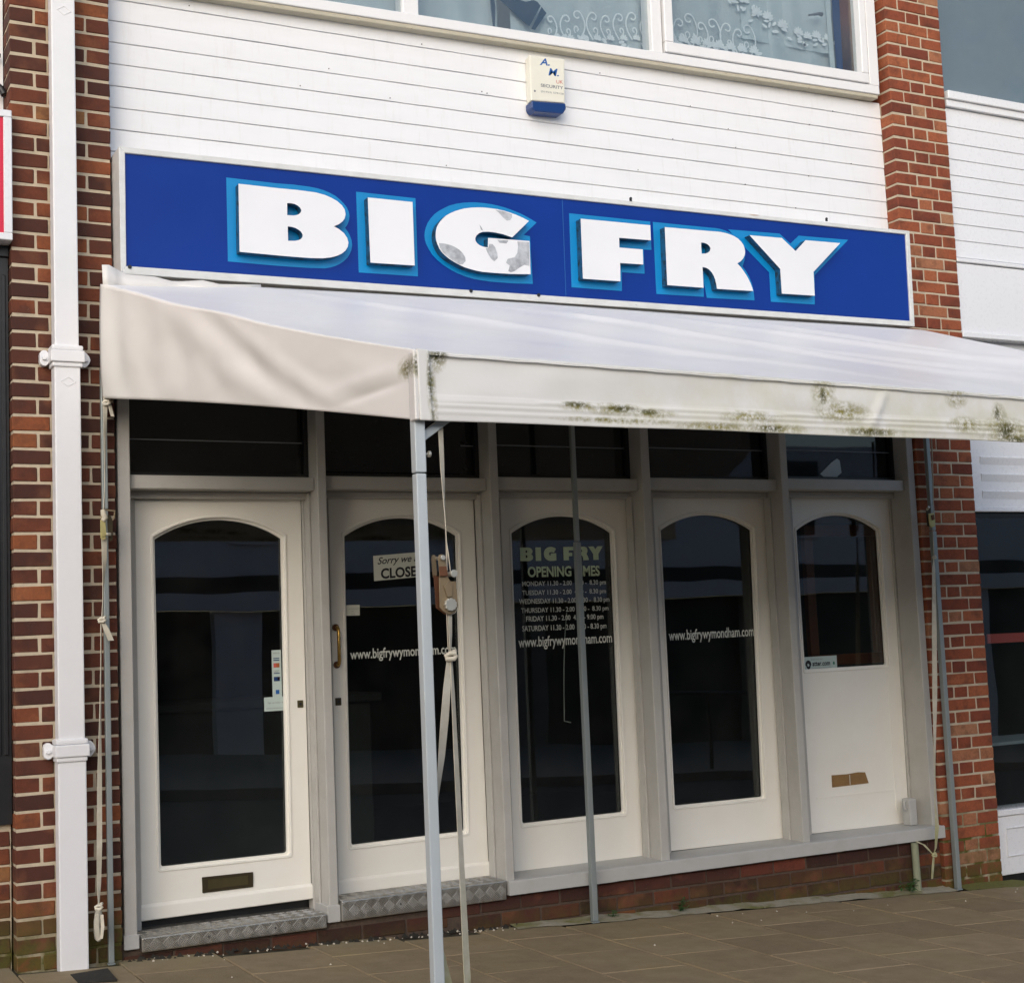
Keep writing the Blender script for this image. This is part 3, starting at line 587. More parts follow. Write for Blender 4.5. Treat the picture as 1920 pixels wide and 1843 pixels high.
# dark tie-backs and printed fabric seen through the net
for pts, mat in (([(2.584, 4.797), (2.606, 4.90), (2.70, 4.90), (2.709, 4.813), (2.733, 4.806), (2.761, 4.804), (2.789, 4.813), (2.811, 4.823), (2.835, 4.815), (2.854, 4.796), (2.821, 4.739), (2.777, 4.667), (2.708, 4.711), (2.641, 4.76)], 'navy_cloth'),
                 ([(2.86, 4.79), (2.889, 4.759), (2.813, 4.652), (2.79, 4.653)], 'navy_cloth'), ([(2.535, 4.90), (2.553, 4.90), (2.57, 4.739), (2.561, 4.62), (2.55, 4.62)], 'navy_cloth'),
                 ([(4.955, 5.6), (5.007, 5.6), (4.998, 5.094), (4.993, 4.66), (4.947, 4.66), (4.940, 5.067)], 'ink_navy')):
    link('fabric', poly_mesh(pts, [], 0.155, 0.158), M[mat], t)
link('fabric', poly_mesh([(4.885, 5.6), (4.945, 5.6), (4.93, 5.06), (4.938, 4.655), (4.90, 4.655)], [], 0.16, 0.163), M['pale_cloth'], t)
obj('handle', MB().tube([(4.83, 0.13, 5.062), (4.80, 0.12, 5.058), (4.72, 0.12, 5.035)], [0.014, 0.010, 0.006], 8), M['ink_grey'], t, smooth=40)
room = MB().box(0.3, 5.3, 0.55, 0.6, 4.3, 5.8); room.box(0.3, 5.3, 0.2, 0.6, 4.3, 4.45); obj('room', room, M['room_up'], t)

# ================================================================== BLUE SHOP SIGN
t = thing('shop_sign', 'long blue shop sign with raised white letters BIG FRY in a white frame', 'shop sign', (2.8, -0.12, 3.05))
OUTQ = [(0.455, 3.017), (5.167, 3.069), (5.178, 3.656), (0.454, 3.610)]
INQ = [(0.480, 3.056), (5.138, 3.101), (5.148, 3.633), (0.482, 3.583)]
me = poly_mesh(INQ, [], -0.1175, -0.04); link('panel', me, M['blue'], t)
fr = MB()
for a, b in ((0, 1), (1, 2), (2, 3), (3, 0)):
    q = [OUTQ[a], OUTQ[b], INQ[b], INQ[a]]
    obj('frame', MB().add([(x, -0.129, z) for x, z in q]+[(x, 0.095, z) for x, z in q], [(0, 1, 2, 3), (7, 6, 5, 4), (0, 4, 5, 1), (1, 5, 6, 2), (2, 6, 7, 3), (3, 7, 4, 0)]), M['sign_frame'], t, 0.0025)
obj('panel_joint', MB().hexa([(2.7685, 3.084), (2.7725, 3.084), (2.7775, 3.604), (2.7735, 3.604)], -0.1186, -0.1178), M['ink_blue'], t)
for kx in LETTERS:
    yo = {'B': 0, 'I': 1, 'G': 2, 'F': 3, 'R': 4, 'Y': 5}[kx]*0.0002
    e = link('letter_outline', poly_mesh(OUTLINES[kx], [], -0.1186-yo, -0.1176), M['cyan'], t)
for kx, lp in LETTERS.items():
    me = poly_mesh(lp[0], lp[1:], -0.17, -0.1215); me.materials.append(M['letter']); me.materials.append(M['letter_edge'])
    for p in me.polygons: p.material_index = 0 if p.normal.y < -0.9 else 1
    o = link('letter', me, None, t); o['label'] = 'raised white letter ' + kx
    if kx == 'G':
        for pt in PATCHES: link('cow_patch', poly_mesh(pt, [], -0.1708, None), M['cow'], o)
sc = MB()
for x, z in ((0.494, 3.052), (2.21, 3.068), (2.60, 3.075)): sc.cyl((x, -0.134, z), (x, -0.128, z), 0.009, 10)
obj('screw', sc, M['black'], t)
for x, z in ((3.195, 3.650), (4.54, 3.668)):
    sc = MB().cyl((x, -0.136, z), (x, -0.128, z), 0.007, 10); sc.box(x-0.007, x+0.007, -0.134, -0.129, z-0.014, z); obj('clip', sc, M['black'], t)

# ================================================================== ALARM BOX
t = thing('alarm_box', 'cream security alarm box with a blue base on the white boards', 'alarm box', (2.8, 0.09, 4.16))
q = [(2.696, 4.187), (2.909, 4.201), (2.919, 4.452), (2.698, 4.443)]
obj('case', MB().add([(x, 0.03, z) for x, z in q]+[(x+(0.01 if i in (0, 3) else -0.004), 0.0985, z) for i, (x, z) in enumerate(q)], [(0, 1, 2, 3), (7, 6, 5, 4), (0, 4, 5, 1), (1, 5, 6, 2), (2, 6, 7, 3), (3, 7, 4, 0)]), M['cream'], t, 0.008, 2)
m = MB(); prof = [(2.698, 4.184), (2.909, 4.198), (2.911, 4.168), (2.888, 4.136), (2.715, 4.128), (2.698, 4.145)]
me = poly_mesh(prof, [], 0.024, 0.0985); link('lens', fix(me, 0.005), M['lens'], t)
YA = 0.0293
for body, a, b, c, d, mat, bo, sh in (('A.', 2.760, 2.822, 4.394, 4.434, 'ink_blue', 0.022, 0.25), ('M.', 2.811, 2.876, 4.342, 4.385, 'ink_blue', 0.012, 0.25), ('UK', 2.859, 2.900, 4.304, 4.324, 'ink_red', 0.0, 0),
                            ('SECURITY', 2.760, 2.900, 4.272, 4.290, 'ink_grey', 0.02, 0), ('(01953) 578158', 2.760, 2.901, 4.239, 4.252, 'ink_grey', 0.0, 0)):
    link('lettering', text_mesh(body, a, b, c, d, YA, bo, sh, 0.004), M[mat], t)
obj('screw', MB().cyl((2.722, 0.031, 4.243), (2.722, 0.0285, 4.243), 0.006, 10), M['ink_grey'], t)

# ---- unseen terrace mass behind and above the shops, added to block sun from behind
tb = MB(); tb.box(-14, 24, 0.62, 9.0, 2.95, 7.0); tb.box(-14, 24, 0.62, 9.0, -1.2, 2.949) if False else None
tb.box(-14, 24, 0.14, 0.615, 5.72, 7.2); tb.box(-14, -1.62, 0.16, 0.6, -0.5, 5.71); tb.box(8.22, 24, 0.16, 0.6, -1.5, 5.71); tb.box(-14, 24, 4.6, 9.0, -1.5, 2.94)
struct(obj('terrace_sun_block', tb, M['brick_plain']))
# ================================================================== SHOPFRONT
sf = thing('timber_shopfront', 'grey timber shopfront with five white arched glass doors under the canopy', 'shopfront', (2.85, 0.1, ZG(2.85)))
YD = 0.20
DOORS = [[(0.578, 0.104), (1.390, 0.110), (1.391, 2.038), (0.577, 2.029)], [(1.529, 0.112), (2.344, 0.114), (2.339, 2.050), (1.534, 2.044)],
         [(2.488, 0.120), (3.273, 0.116), (3.283, 2.063), (2.495, 2.057)], [(3.450, 0.126), (4.228, 0.121), (4.222, 2.067), (3.450, 2.064)],
         [(4.415, 0.126), (5.155, 0.120), (5.170, 2.071), (4.411, 2.068)]]
HOLES = [[(0.663, 0.325), (0.660, 1.853), (0.982, 1.947), (1.302, 1.856), (1.290, 0.326)], [(1.597, 0.330), (1.611, 1.863), (1.930, 1.957), (2.250, 1.866), (2.233, 0.338)],
         [(2.545, 0.345), (2.553, 1.876), (2.872, 1.968), (3.189, 1.877), (3.178, 0.349)], [(3.491, 0.353), (3.493, 1.888), (3.815, 1.976), (4.139, 1.889), (4.109, 0.351)],
         [(4.441, 1.051), (4.440, 1.882), (4.759, 1.976), (5.081, 1.881), (5.082, 1.053)]]
def arch(h, n=18):
    bl, sl_, ap, sr, br = h
    w = sr[0]-sl_[0]; zs = (sl_[1]+sr[1])/2; rise = ap[1]-zs
    R = (w*w/4+rise*rise)/(2*rise); cx = (sl_[0]+sr[0])/2; cz = ap[1]-R
    a0 = math.atan2(sr[1]-cz, sr[0]-cx); a1 = math.atan2(sl_[1]-cz, sl_[0]-cx)
    pts = [(cx+R*math.cos(a0+(a1-a0)*i/n), cz+R*math.sin(a0+(a1-a0)*i/n)) for i in range(n+1)]
    rr = 0.012
    return [(bl[0], bl[1]+rr), (bl[0]+rr*0.3, bl[1]+rr*0.3), (bl[0]+rr, bl[1]), (br[0]-rr, br[1]), (br[0]-rr*0.3, br[1]+rr*0.3), (br[0], br[1]+rr)]+pts
def scaled(lp, d):
    x0 = min(p[0] for p in lp); x1 = max(p[0] for p in lp); z0 = min(p[1] for p in lp); z1 = max(p[1] for p in lp)
    cx, cz = (x0+x1)/2, (z0+z1)/2
    return [(cx+(x-cx)*(1-2*d/(x1-x0)), cz+(z-cz)*(1-2*d/(z1-z0))) for x, z in lp]
YG = 0.236
doors = []
DL = ['white arched glass door with a letter plate and card stickers', 'white arched glass door with a brass pull handle and closed notice', 'white arched panel lettered with the opening times', 'white arched glass panel with a web address', 'white half-glazed panel with a letter slot covered in cardboard']
for i, (q, h) in enumerate(zip(DOORS, HOLES)):
    lp = arch(h)
    me = poly_mesh(q, [lp], YD, YD+0.045); fix(me, 0.002)
    d = link('door', me, M['door'], sf); d['label'] = DL[i]; doors.append(d)
    # moulded bead around the glass
    link('glazing_bead', fix(poly_mesh(scaled(lp, -0.011), [scaled(lp, 0.001)], YD-0.005, YD+0.004), 0.003), M['door'], d)
    link('glazing_bead', poly_mesh(lp, [scaled(lp, 0.011)], YD+0.016, YD+0.03), M['door'], d)
    link('pane', poly_mesh(scaled(lp, -0.008), [], YG, YG+0.004), M['glass'], d)
YT = YG-0.0006
for i in (0, 1):
    q = DOORS[i]
    obj('weather_bar', MB().add([(q[0][0]-0.006, 0.186, q[0][1]+0.004), (q[1][0]+0.004, 0.186, q[1][1]+0.004), (q[1][0]+0.004, 0.186, q[1][1]+0.062), (q[0][0]-0.006, 0.186, q[0][1]+0.062),
         (q[0][0]-0.006, 0.199, q[0][1]+0.004), (q[1][0]+0.004, 0.199, q[1][1]+0.004), (q[1][0]+0.004, 0.199, q[1][1]+0.076), (q[0][0]-0.006, 0.199, q[0][1]+0.076)],
        [(0, 1, 2, 3), (7, 6, 5, 4), (0, 4, 5, 1), (1, 5, 6, 2), (2, 6, 7, 3), (3, 7, 4, 0)]), M['door'], doors[i], 0.004, 2)
# letter plate on the first door
d = doors[0]
obj('letter_plate', MB().hexa([(0.859, 0.199), (1.102, 0.200), (1.103, 0.269), (0.858, 0.271)], 0.192, 0.1995), M['bronze'], d, 0.002)
obj('letter_flap', MB().hexa([(0.885, 0.213), (1.078, 0.214), (1.078, 0.256), (0.885, 0.257)], 0.1885, 0.1915), M['old_brass'], d, 0.0015)
for i, (a, b, c, e) in ((0, (1.345, 1.374, 1.022, 1.057)), (1, (1.540, 1.571, 1.021, 1.058))):
    obj('lock_plate', MB().box(a, b, 0.194, 0.1995, c, e), M['old_brass' if i == 0 else 'bronze'], doors[i], 0.002)
    obj('keyhole', MB().cyl(((a+b)/2, 0.1925, (c+e)/2), ((a+b)/2, 0.194, (c+e)/2), 0.007, 10), M['ink'], doors[i])
# brass pull handle on the second door
hd = MB().tube([(1.552, 0.199, 1.402), (1.552, 0.172, 1.402), (1.552, 0.160, 1.396), (1.552, 0.156, 1.380), (1.552, 0.156, 1.24), (1.552, 0.160, 1.225), (1.552, 0.172, 1.219), (1.552, 0.199, 1.219)], 0.0085, 10)
obj('handle', hd, M['brass'], doors[1], smooth=60)
for z in (1.402, 1.219): obj('handle_rose', MB().cyl((1.552, 0.187, z), (1.552, 0.1995, z), 0.017, 14), M['copper'], doors[1], 0.002)
# slot in the last panel, backed with cardboard
link('letter_slot', poly_mesh([(4.588, 0.375), (4.860, 0.378), (4.838, 0.443), (4.786, 0.447), (4.70, 0.442), (4.589, 0.445)], [], 0.1955, 0.1995), M['cardboard'], doors[4])
obj('slot_rib', MB().hexa([(4.716, 0.380), (4.722, 0.380), (4.722, 0.438), (4.716, 0.438)], 0.1935, 0.195), M['chip'], doors[4])
obj('panel_bead', MB().box(5.060, 5.068, 0.196, 0.1995, 0.20, 1.02), M['door'], doors[4]); obj('panel_bead', MB().box(4.47, 5.06, 0.196, 0.1995, 0.318, 0.326), M['door'], doors[4])
# ---- lettering on the glass
def vinyl(body, a, b, c, e, mat, door, bold=0.0, shear=0.0, sp=1.0, slope=0.0, y=YT, name='lettering'):
    link(name, text_mesh(body, a, b, c, e, y, bold, shear, slope, sp), M[mat], doors[door])
vinyl('www.bigfrywymondham.com', 1.640, 2.222, 1.226, 1.292, 'vinyl', 1, 0.016, slope=0.006)
vinyl('www.bigfrywymondham.com', 2.588, 3.165, 1.246, 1.318, 'vinyl', 2, 0.016, slope=0.006)
vinyl('www.bigfrywymondham.com', 3.535, 4.118, 1.246, 1.322, 'vinyl', 3, 0.016, slope=0.005)
# heavy BIG FRY heading cut to the same letter shapes as the sign
allx = [p[0] for lp in LETTERS.values() for p in lp[0]]; ax, bx = min(allx), max(allx)
for kx, lp in LETTERS.items():
    pz = [p[1] for p in lp[0]]; 
    def mp(p): 
        u = (p[0]-ax)/(bx-ax); zc0 = 3.155+0.035*u; zc1 = 3.482+0.020*u
        return (2.620+(3.135-2.620)*u, 1.720+(1.792-1.720)*(p[1]-zc0)/(zc1-zc0))
    link('lettering', poly_mesh([mp(p) for p in lp[0]], [[mp(p) for p in hh] for hh in lp[1:]], YT, None), M['vinyl_green'], doors[2])
vinyl('OPENING TIMES', 2.662, 3.108, 1.632, 1.690, 'vinyl_green', 2, 0.03)
for body, a, b, c, e in (('MONDAY 11.30 - 2.00  4.30 -  8.30 pm', 2.625, 3.143, 1.578, 1.611), ('TUESDAY 11.30 - 2.00  4.30 -  8.30 pm', 2.623, 3.140, 1.530, 1.563), ('WEDNESDAY 11.30 - 2.00  4.30 -  8.30 pm', 2.602, 3.161, 1.483, 1.518),
                         ('THURSDAY 11.30 - 2.00  4.30 -  8.30 pm', 2.612, 3.152, 1.436, 1.470), ('FRIDAY 11.30 - 2.00  4.30 - 9.00 pm', 2.640, 3.117, 1.390, 1.426), ('SATURDAY 11.30 - 2.00  4.30 - 8.30 pm', 2.614, 3.134, 1.338, 1.376)):
    vinyl(body, a, b, c, e, 'vinyl', 2, 0.012)
# ---- card stickers on the first door, flat on the pane
d = doors[0]
def card(x0, x1, z0, z1, mat, door, y=YT, name='sticker', th=0.0008): 
    obj(name, MB().box(x0, x1, y-th, y, z0, z1), M[mat], doors[door])
card(1.234, 1.281, 1.078, 1.304, 'paper_blue', 0); card(1.190, 1.300, 1.012, 1.079, 'paper_blue', 0, YT-0.001)
y2 = YT-0.0012; y3 = YT-0.0022
for x0, x1, z0, z1, mat in ((1.242, 1.272, 1.252, 1.257, 'ink_navy'), (1.242, 1.272, 1.262, 1.266, 'ink_navy'), (1.242, 1.257, 1.220, 1.241, 'ink_red'), (1.257, 1.272, 1.220, 1.241, 'ink_orange'), (1.242, 1.272, 1.190, 1.194, 'ink_navy'), (1.242, 1.272, 1.154, 1.175, 'ink_navy'), (1.261, 1.272, 1.160, 1.172, 'ink_red'), (1.250, 1.268, 1.092, 1.112, 'ink_blue')):
    obj('card_mark', MB().box(x0, x1, y2-0.0004, y2, z0, z1), M[mat], d)
for body, a, b, c, e in (('welcome', 1.241, 1.274, 1.286, 1.294), ('VISA', 1.244, 1.270, 1.197, 1.206), ('Sign up today  &', 1.208, 1.285, 1.046, 1.056), ('www.card-services', 1.200, 1.285, 1.022, 1.030)):
    vinyl(body if body != 'VISA' else 'DEBIT', a, b, c, e, 'ink_grey', 0, 0.0, y=y2 if c > 1.07 else y3)
card(1.621, 1.698, 1.459, 1.512, 'paper', 1)
for body, a, b, c, e in (('card payments', 1.640, 1.692, 1.489, 1.496), ('in', 1.655, 1.664, 1.477, 1.483), ('store', 1.650, 1.670, 1.464, 1.470)): vinyl(body, a, b, c, e, 'ink_grey', 1, 0.0, y=y2)
# ---- 'find us on' sticker at the foot of the last pane
card(4.466, 4.712, 1.052, 1.134, 'paper_blue', 4)
vinyl('find us on', 4.52, 4.605, 1.113, 1.124, 'ink_grey', 4, 0.0, y=y2); vinyl('atter.com', 4.528, 4.660, 1.078, 1.104, 'ink', 4, 0.03, y=y2); vinyl('independent food guide', 4.528, 4.668, 1.063, 1.071, 'ink_grey', 4, 0.0, y=y2)
bp = [(4.498+0.022*math.cos(a)*(1.0 if math.sin(a) > -0.3 else 0.8), 1.088+0.026*math.sin(a)) for a in [2*math.pi*q/18 for q in range(18)]]
link('card_mark', poly_mesh(bp, [[(4.492, 1.080), (4.500, 1.076), (4.506, 1.086), (4.498, 1.096), (4.490, 1.092)]], y2-0.0004, y2), M['ink'], doors[4])
link('card_mark', poly_mesh([(4.688+0.007*math.cos(a), 1.090+0.010*math.sin(a)) for a in [2*math.pi*q/12 for q in range(12)]], [], y2-0.0004, y2), M['ink_green'], doors[4])
# ---- hanging notice behind the second pane
cn = thing('closed_sign', 'white card reading Sorry we are CLOSED on the second door', 'notice', (1.93, YG-0.002, 1.63))
obj('card', MB().hexa([(1.781, 1.629), (2.085, 1.650), (2.086, 1.777), (1.780, 1.756)], YG-0.0022, YG-0.0004), M['paper'], cn)
link('lettering', text_mesh('Sorry we are', 1.802, 2.07, 1.701, 1.748, YG-0.0027, 0.012, 0.35, 0.018), M['ink'], cn)
link('lettering', text_mesh('CLOSED', 1.818, 2.064, 1.638, 1.692, YG-0.0027, 0.032, 0.0, 0.014), M['ink'], cn)
# ---- frame: jambs, mullions, transoms, top lights
MU = [(0.461, 0.517), (1.415, 1.461), (2.350, 2.399), (3.274, 3.328), (4.215, 4.265), (5.170, 5.2215)]
for i, (a, b) in enumerate(MU):
    zb_ = 0.032 if i in (0, 1) else 0.105
    post = obj('jamb' if i in (0, 5) else 'mullion', MB().box(a, b, 0.02, 0.185, zb_, 2.78), M['grey'], sf, 0.004)
    a2 = a-0.002 if i == 0 else (DOORS[i-1][1][0]+0.004); b2 = (DOORS[i][0][0]-0.004) if i < 5 else b+0.001
    obj('door_frame', MB().box(a2, b2, 0.1855, 0.25, zb_, 2.78), M['grey'], sf, 0.002)
    if 0 < i < 5: obj('door_stop', MB().box(a-0.012, a-0.0008, 0.125, 0.1848, zb_, 2.06), M['grey'], sf, 0.002)
for i in range(5):
    a = MU[i][1]+0.0015; b = MU[i+1][0]-0.0015; z = 2.066+0.0085*i
    obj('transom', MB().box(a, b, 0.06, 0.24, z, z+0.064), M['grey'], sf, 0.004)
    obj('door_head', MB().box(a, b, 0.155, 0.262, z-0.034, z-0.0015), M['grey'], sf, 0.002)
    z1 = z+0.0655
    tl_ = obj('top_light', MB().box(a, b, 0.135, 0.175, z1, z1+0.022), M['black_metal'], sf, 0.002)
    obj('stile', MB().box(a, a+0.022, 0.135, 0.175, z1+0.0225, 2.78), M['black_metal'], tl_); obj('stile', MB().box(b-0.022, b, 0.135, 0.175, z1+0.0225, 2.78), M['black_metal'], tl_)
    obj('pane_line', MB().box(a+0.0225, b-0.0225, 0.150, 0.156, z1+0.175, z1+0.180), M['ink_grey'], tl_)  # thin grey line across the top light
    obj('pane', MB().box(a+0.02, b-0.02, 0.157, 0.161, z1+0.02, 2.78), M['glass_top'], tl_)
    obj('backing_film', MB().box(a+0.02, b-0.02, 0.175, 0.177, z1+0.02, 2.78), M['film'], tl_)
    if i == 4: link('torn_patch', poly_mesh([(4.612, 2.206), (4.70, 2.275), (4.745, 2.30), (4.765, 2.288), (4.772, 2.215), (4.742, 2.196), (4.735, 2.178), (4.652, 2.178)], [], 0.1545, 0.1562), M['pale_cloth'], tl_)
    if i == 1: link('torn_film', poly_mesh([(1.50, 2.17), (2.255, 2.17), (2.255, 2.20), (2.285, 2.19), (2.25, 2.28), (2.245, 2.34), (2.29, 2.33), (2.24, 2.44), (2.245, 2.78), (1.50, 2.78)], [], 0.140, 0.1415), M['film'], tl_)
obj('jamb_foot', MB().box(0.456, 0.523, 0.012, 0.2, 0.020, 0.083), M['sill'], sf, 0.003); obj('jamb_foot', MB().box(1.402, 1.466, 0.012, 0.2, 0.022, 0.10), M['sill'], sf, 0.003)
sm = MB()
n = 30; prof = [(-0.010, 0.043), (-0.010, 0.106), (-0.004, 0.112), (0.30, 0.1245), (0.30, 0.043)]; rr = random.Random(3)
vs = []
for a in range(n+1):
    x = 2.352+(5.236-2.352)*a/n; w = rr.uniform(-0.0012, 0.0012)
    for y, z in prof: vs.append((x, y+w, z+w*0.5+0.003*a/n))
q = len(prof); fs = [(a*q+b, a*q+(b+1) % q, (a+1)*q+(b+1) % q, (a+1)*q+b) for a in range(n) for b in range(q)]+[tuple(range(q)), tuple(n*q+b for b in range(q-1, -1, -1))]
obj('sill', sm.add(vs, fs), M['sill'], sf, smooth=30)
obj('stop_block', MB().box(5.062, 5.118, 0.085, 0.15, 0.121, 0.276), M['sill'], sf, 0.008, 2)
obj('stop_hook', MB().tube([(5.060, 0.115, 0.262), (5.045, 0.11, 0.255), (5.040, 0.105, 0.235), (5.047, 0.105, 0.215), (5.060, 0.11, 0.212)], 0.007, 8), M['sill'], sf, smooth=60)
# ---- chequer plate steps
for k_, (x0, x1, zt, zb_) in enumerate(((0.530, 1.392, 0.066, 0.004), (1.468, 2.338, 0.116, 0.024))):
    tr = obj('step', MB().box(x0, x1, 0.0, 0.30, zb_, zt), M['tread'], sf, 0.005, 2)
    tr['label'] = 'chequer plate aluminium step under the ' + ('first' if k_ == 0 else 'second') + ' door'
    bars = MB()
    def bar(c, ang, L, face):
        # one raised rib clipped to the face
        dx, dv = math.cos(ang)*L/2, math.sin(ang)*L/2; w = 0.0022
        u0, u1 = x0+0.004, x1-0.004
        v0, v1 = (zb_+0.003, zt-0.003) if face == 'f' else (0.006, 0.185)
        p = [c[0]-dx, c[1]-dv]; e = [c[0]+dx, c[1]+dv]; t0, t1 = 0.0, 1.0
        for a_, d_, lo, hi in ((p[0], e[0]-p[0], u0, u1), (p[1], e[1]-p[1], v0, v1)):
            if abs(d_) < 1e-9: 
                if not lo <= a_ <= hi: return
                continue
            ta, tb = sorted(((lo-a_)/d_, (hi-a_)/d_)); t0 = max(t0, ta); t1 = min(t1, tb)
        if t1-t0 < 0.12: return
        a_ = (p[0]+(e[0]-p[0])*t0, p[1]+(e[1]-p[1])*t0); b_ = (p[0]+(e[0]-p[0])*t1, p[1]+(e[1]-p[1])*t1)
        nx, nv = -math.sin(ang)*w, math.cos(ang)*w; h = 0.0034
        P2 = [(a_[0]-nx, a_[1]-nv), (b_[0]-nx, b_[1]-nv), (b_[0]+nx, b_[1]+nv), (a_[0]+nx, a_[1]+nv)]
        mid = [((a_[0]*0.93+b_[0]*0.07), (a_[1]*0.93+b_[1]*0.07)), ((b_[0]*0.93+a_[0]*0.07), (b_[1]*0.93+a_[1]*0.07))]
        if face == 'f': V = [(u, -0.0002, v) for u, v in P2]+[(u, -h, v) for u, v in mid]
        else: V = [(u, v, zt+0.0002) for u, v in P2]+[(u, v, zt+h) for u, v in mid]
        bars.add(V, [(0, 1, 5, 4), (1, 2, 5), (2, 3, 4, 5), (3, 0, 4)])
    D = 0.060
    for face in 'ft':
        rows = (zb_+(zt-zb_)/2,) if face == 'f' else (0.03, 0.09, 0.15)
        for v in rows:
            for i in range(int((x1-x0)/D)+2):
                cx = x0+i*D
                for (ox, ov, ang) in ((0, 0, math.pi/4), (D/2, D/2, -math.pi/4), (D/2, -D/2, -math.pi/4)):
                    if face == 't' and ov < 0: continue
                    for b_ in (-2, -1, 0, 1, 2):
                        o_ = b_*0.0080; bar((cx+ox-math.sin(ang)*o_, v+ov+math.cos(ang)*o_), ang, 0.0405, face)
    stuff(obj('tread_pattern', bars, M['tread'], tr))
    obj('rivet', MB().cyl((x0+0.3, -0.003, (zb_+zt)/2), (x0+0.3, 0.001, (zb_+zt)/2), 0.004, 8).cyl((x1-0.25, -0.003, (zb_+zt)/2), (x1-0.25, 0.001, (zb_+zt)/2), 0.004, 8), M['ink'], tr)
obj('shadow_gap_strip', MB().box(0.46, 2.36, 0.262, 0.33, 0.0, 0.112), M['black'], sf)  # black strip painted in for the shadow gap under the first two doors
# ---- brick plinth below the sill
pw = thing('brick_plinth', 'low dirty shaded brick plinth under the grey sill', 'plinth wall', (3.8, 0.03, ZG(3.8)))
obj('mortar', MB().box(0.447, 5.223, 0.0345, 0.26, -0.4, 0.0425), M['mortar_d'], pw)
for rI, z in enumerate([-0.2625+0.075*i for i in range(4)]):
    x = 2.10-(0.1125 if rI % 2 else 0.0)
    while x < 5.22:
        w = min(0.215, 5.222-x)
        if w > 0.05 and z+0.07 > ZG(x)-0.05: brick(pw, x, 0.03, z+0.005, w, 0.1, 'brick_d')
        x += 0.225
x = 0.46
while x < 2.0: brick(pw, x, 0.03, -0.075, 0.215, 0.1, 'brick_d'); x += 0.225
# ---- rooms behind the glass
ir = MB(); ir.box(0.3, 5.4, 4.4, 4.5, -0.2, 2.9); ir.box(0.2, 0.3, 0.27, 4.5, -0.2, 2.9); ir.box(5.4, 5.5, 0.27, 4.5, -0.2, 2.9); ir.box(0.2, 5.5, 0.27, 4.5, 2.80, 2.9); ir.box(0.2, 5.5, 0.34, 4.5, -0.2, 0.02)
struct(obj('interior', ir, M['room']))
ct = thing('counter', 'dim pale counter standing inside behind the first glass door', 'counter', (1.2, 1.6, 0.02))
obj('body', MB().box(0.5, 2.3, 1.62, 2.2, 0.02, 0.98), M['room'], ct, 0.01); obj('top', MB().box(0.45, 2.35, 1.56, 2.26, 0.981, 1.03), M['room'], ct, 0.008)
wf = thing('wooden_frame', 'varnished wooden frame seen inside behind the half-glazed last door', 'frame', (4.99, 0.5, 0.99))
obj('bottom_rail', MB().box(4.70, 5.28, 0.45, 0.49, 1.07, 1.135), M['wood'], wf, 0.004); obj('top_rail', MB().box(4.70, 5.28, 0.45, 0.49, 1.86, 1.93), M['wood'], wf, 0.004)
for a in (4.70, 5.215): obj('stile', MB().box(a, a+0.065, 0.45, 0.49, 1.136, 1.859), M['wood'], wf, 0.004)
obj('frame_foot', MB().box(4.72, 5.26, 0.455, 0.485, 0.03, 1.069), M['room'], wf)
obj('cord', MB().tube([(2.925, 0.30, 1.44), (2.905, 0.30, 1.30), (2.893, 0.30, 1.15), (2.885, 0.30, 1.0), (2.880, 0.30, 0.86), (2.92, 0.30, 0.85)], 0.0028, 6), M['vinyl'], sf, smooth=60)

# ================================================================== DRAINPIPE
dp = thing('drainpipe', 'square white cast iron drainpipe with two collars on the left brick pilaster', 'drainpipe', (0.222, -0.06, ZG(0.2)))
def pipe(x0, x1, z0, z1): return MB().box(x0, x1, -0.100, -0.022, z0, z1)
obj('pipe_section', pipe(0.1665, 0.2715, 2.640, 5.2), M['white_pipe'], dp, 0.006, 2); obj('pipe_section', pipe(0.164, 0.2765, 0.905, 2.600), M['white_pipe'], dp, 0.006, 2); obj('pipe_section', pipe(0.161, 0.281, ZG(0.2)-0.01, 0.870), M['white_pipe'], dp, 0.006, 2)
for zc in (2.633, 0.910):
    c_ = obj('collar', MB().box(0.147, 0.293, -0.118, -0.010, zc-0.026, zc+0.026), M['white_pipe'], dp, 0.005, 2)
    obj('collar_lip', MB().box(0.152, 0.288, -0.112, -0.012, zc+0.0265, zc+0.05), M['white_pipe'], c_, 0.008, 2); obj('collar_lip', MB().box(0.155, 0.285, -0.109, -0.014, zc-0.047, zc-0.0265), M['white_pipe'], c_, 0.006, 2)
    for sx in (-1, 1):
        cx = 0.220+sx*0.086
        pts = [(cx+0.024*math.cos(a)*(1.0+0.15*math.cos(3*a)), zc+0.036*math.sin(a)) for a in [2*math.pi*q/14 for q in range(14)]]
        link('lug', fix(poly_mesh(pts, [], -0.042, -0.004), 0.006, 2), M['white_pipe'], c_)
        obj('lug_nail', MB().cyl((cx+sx*0.004, -0.056, zc-0.002), (cx+sx*0.004, -0.040, zc-0.002), 0.010, 10), M['white_pipe'], c_, 0.002)
for zc in (2.520, 4.225):
    for a, b in (((0.192, zc), (0.2235, zc+0.021)), ((0.2235, zc+0.021), (0.255, zc)), ((0.255, zc), (0.2235, zc-0.021)), ((0.2235, zc-0.021), (0.192, zc))):
        obj('diamond_mark', MB().tube([(a[0], -0.1005, a[1]), (b[0], -0.1005, b[1])], 0.0018, 6), M['white_pipe'], dp)

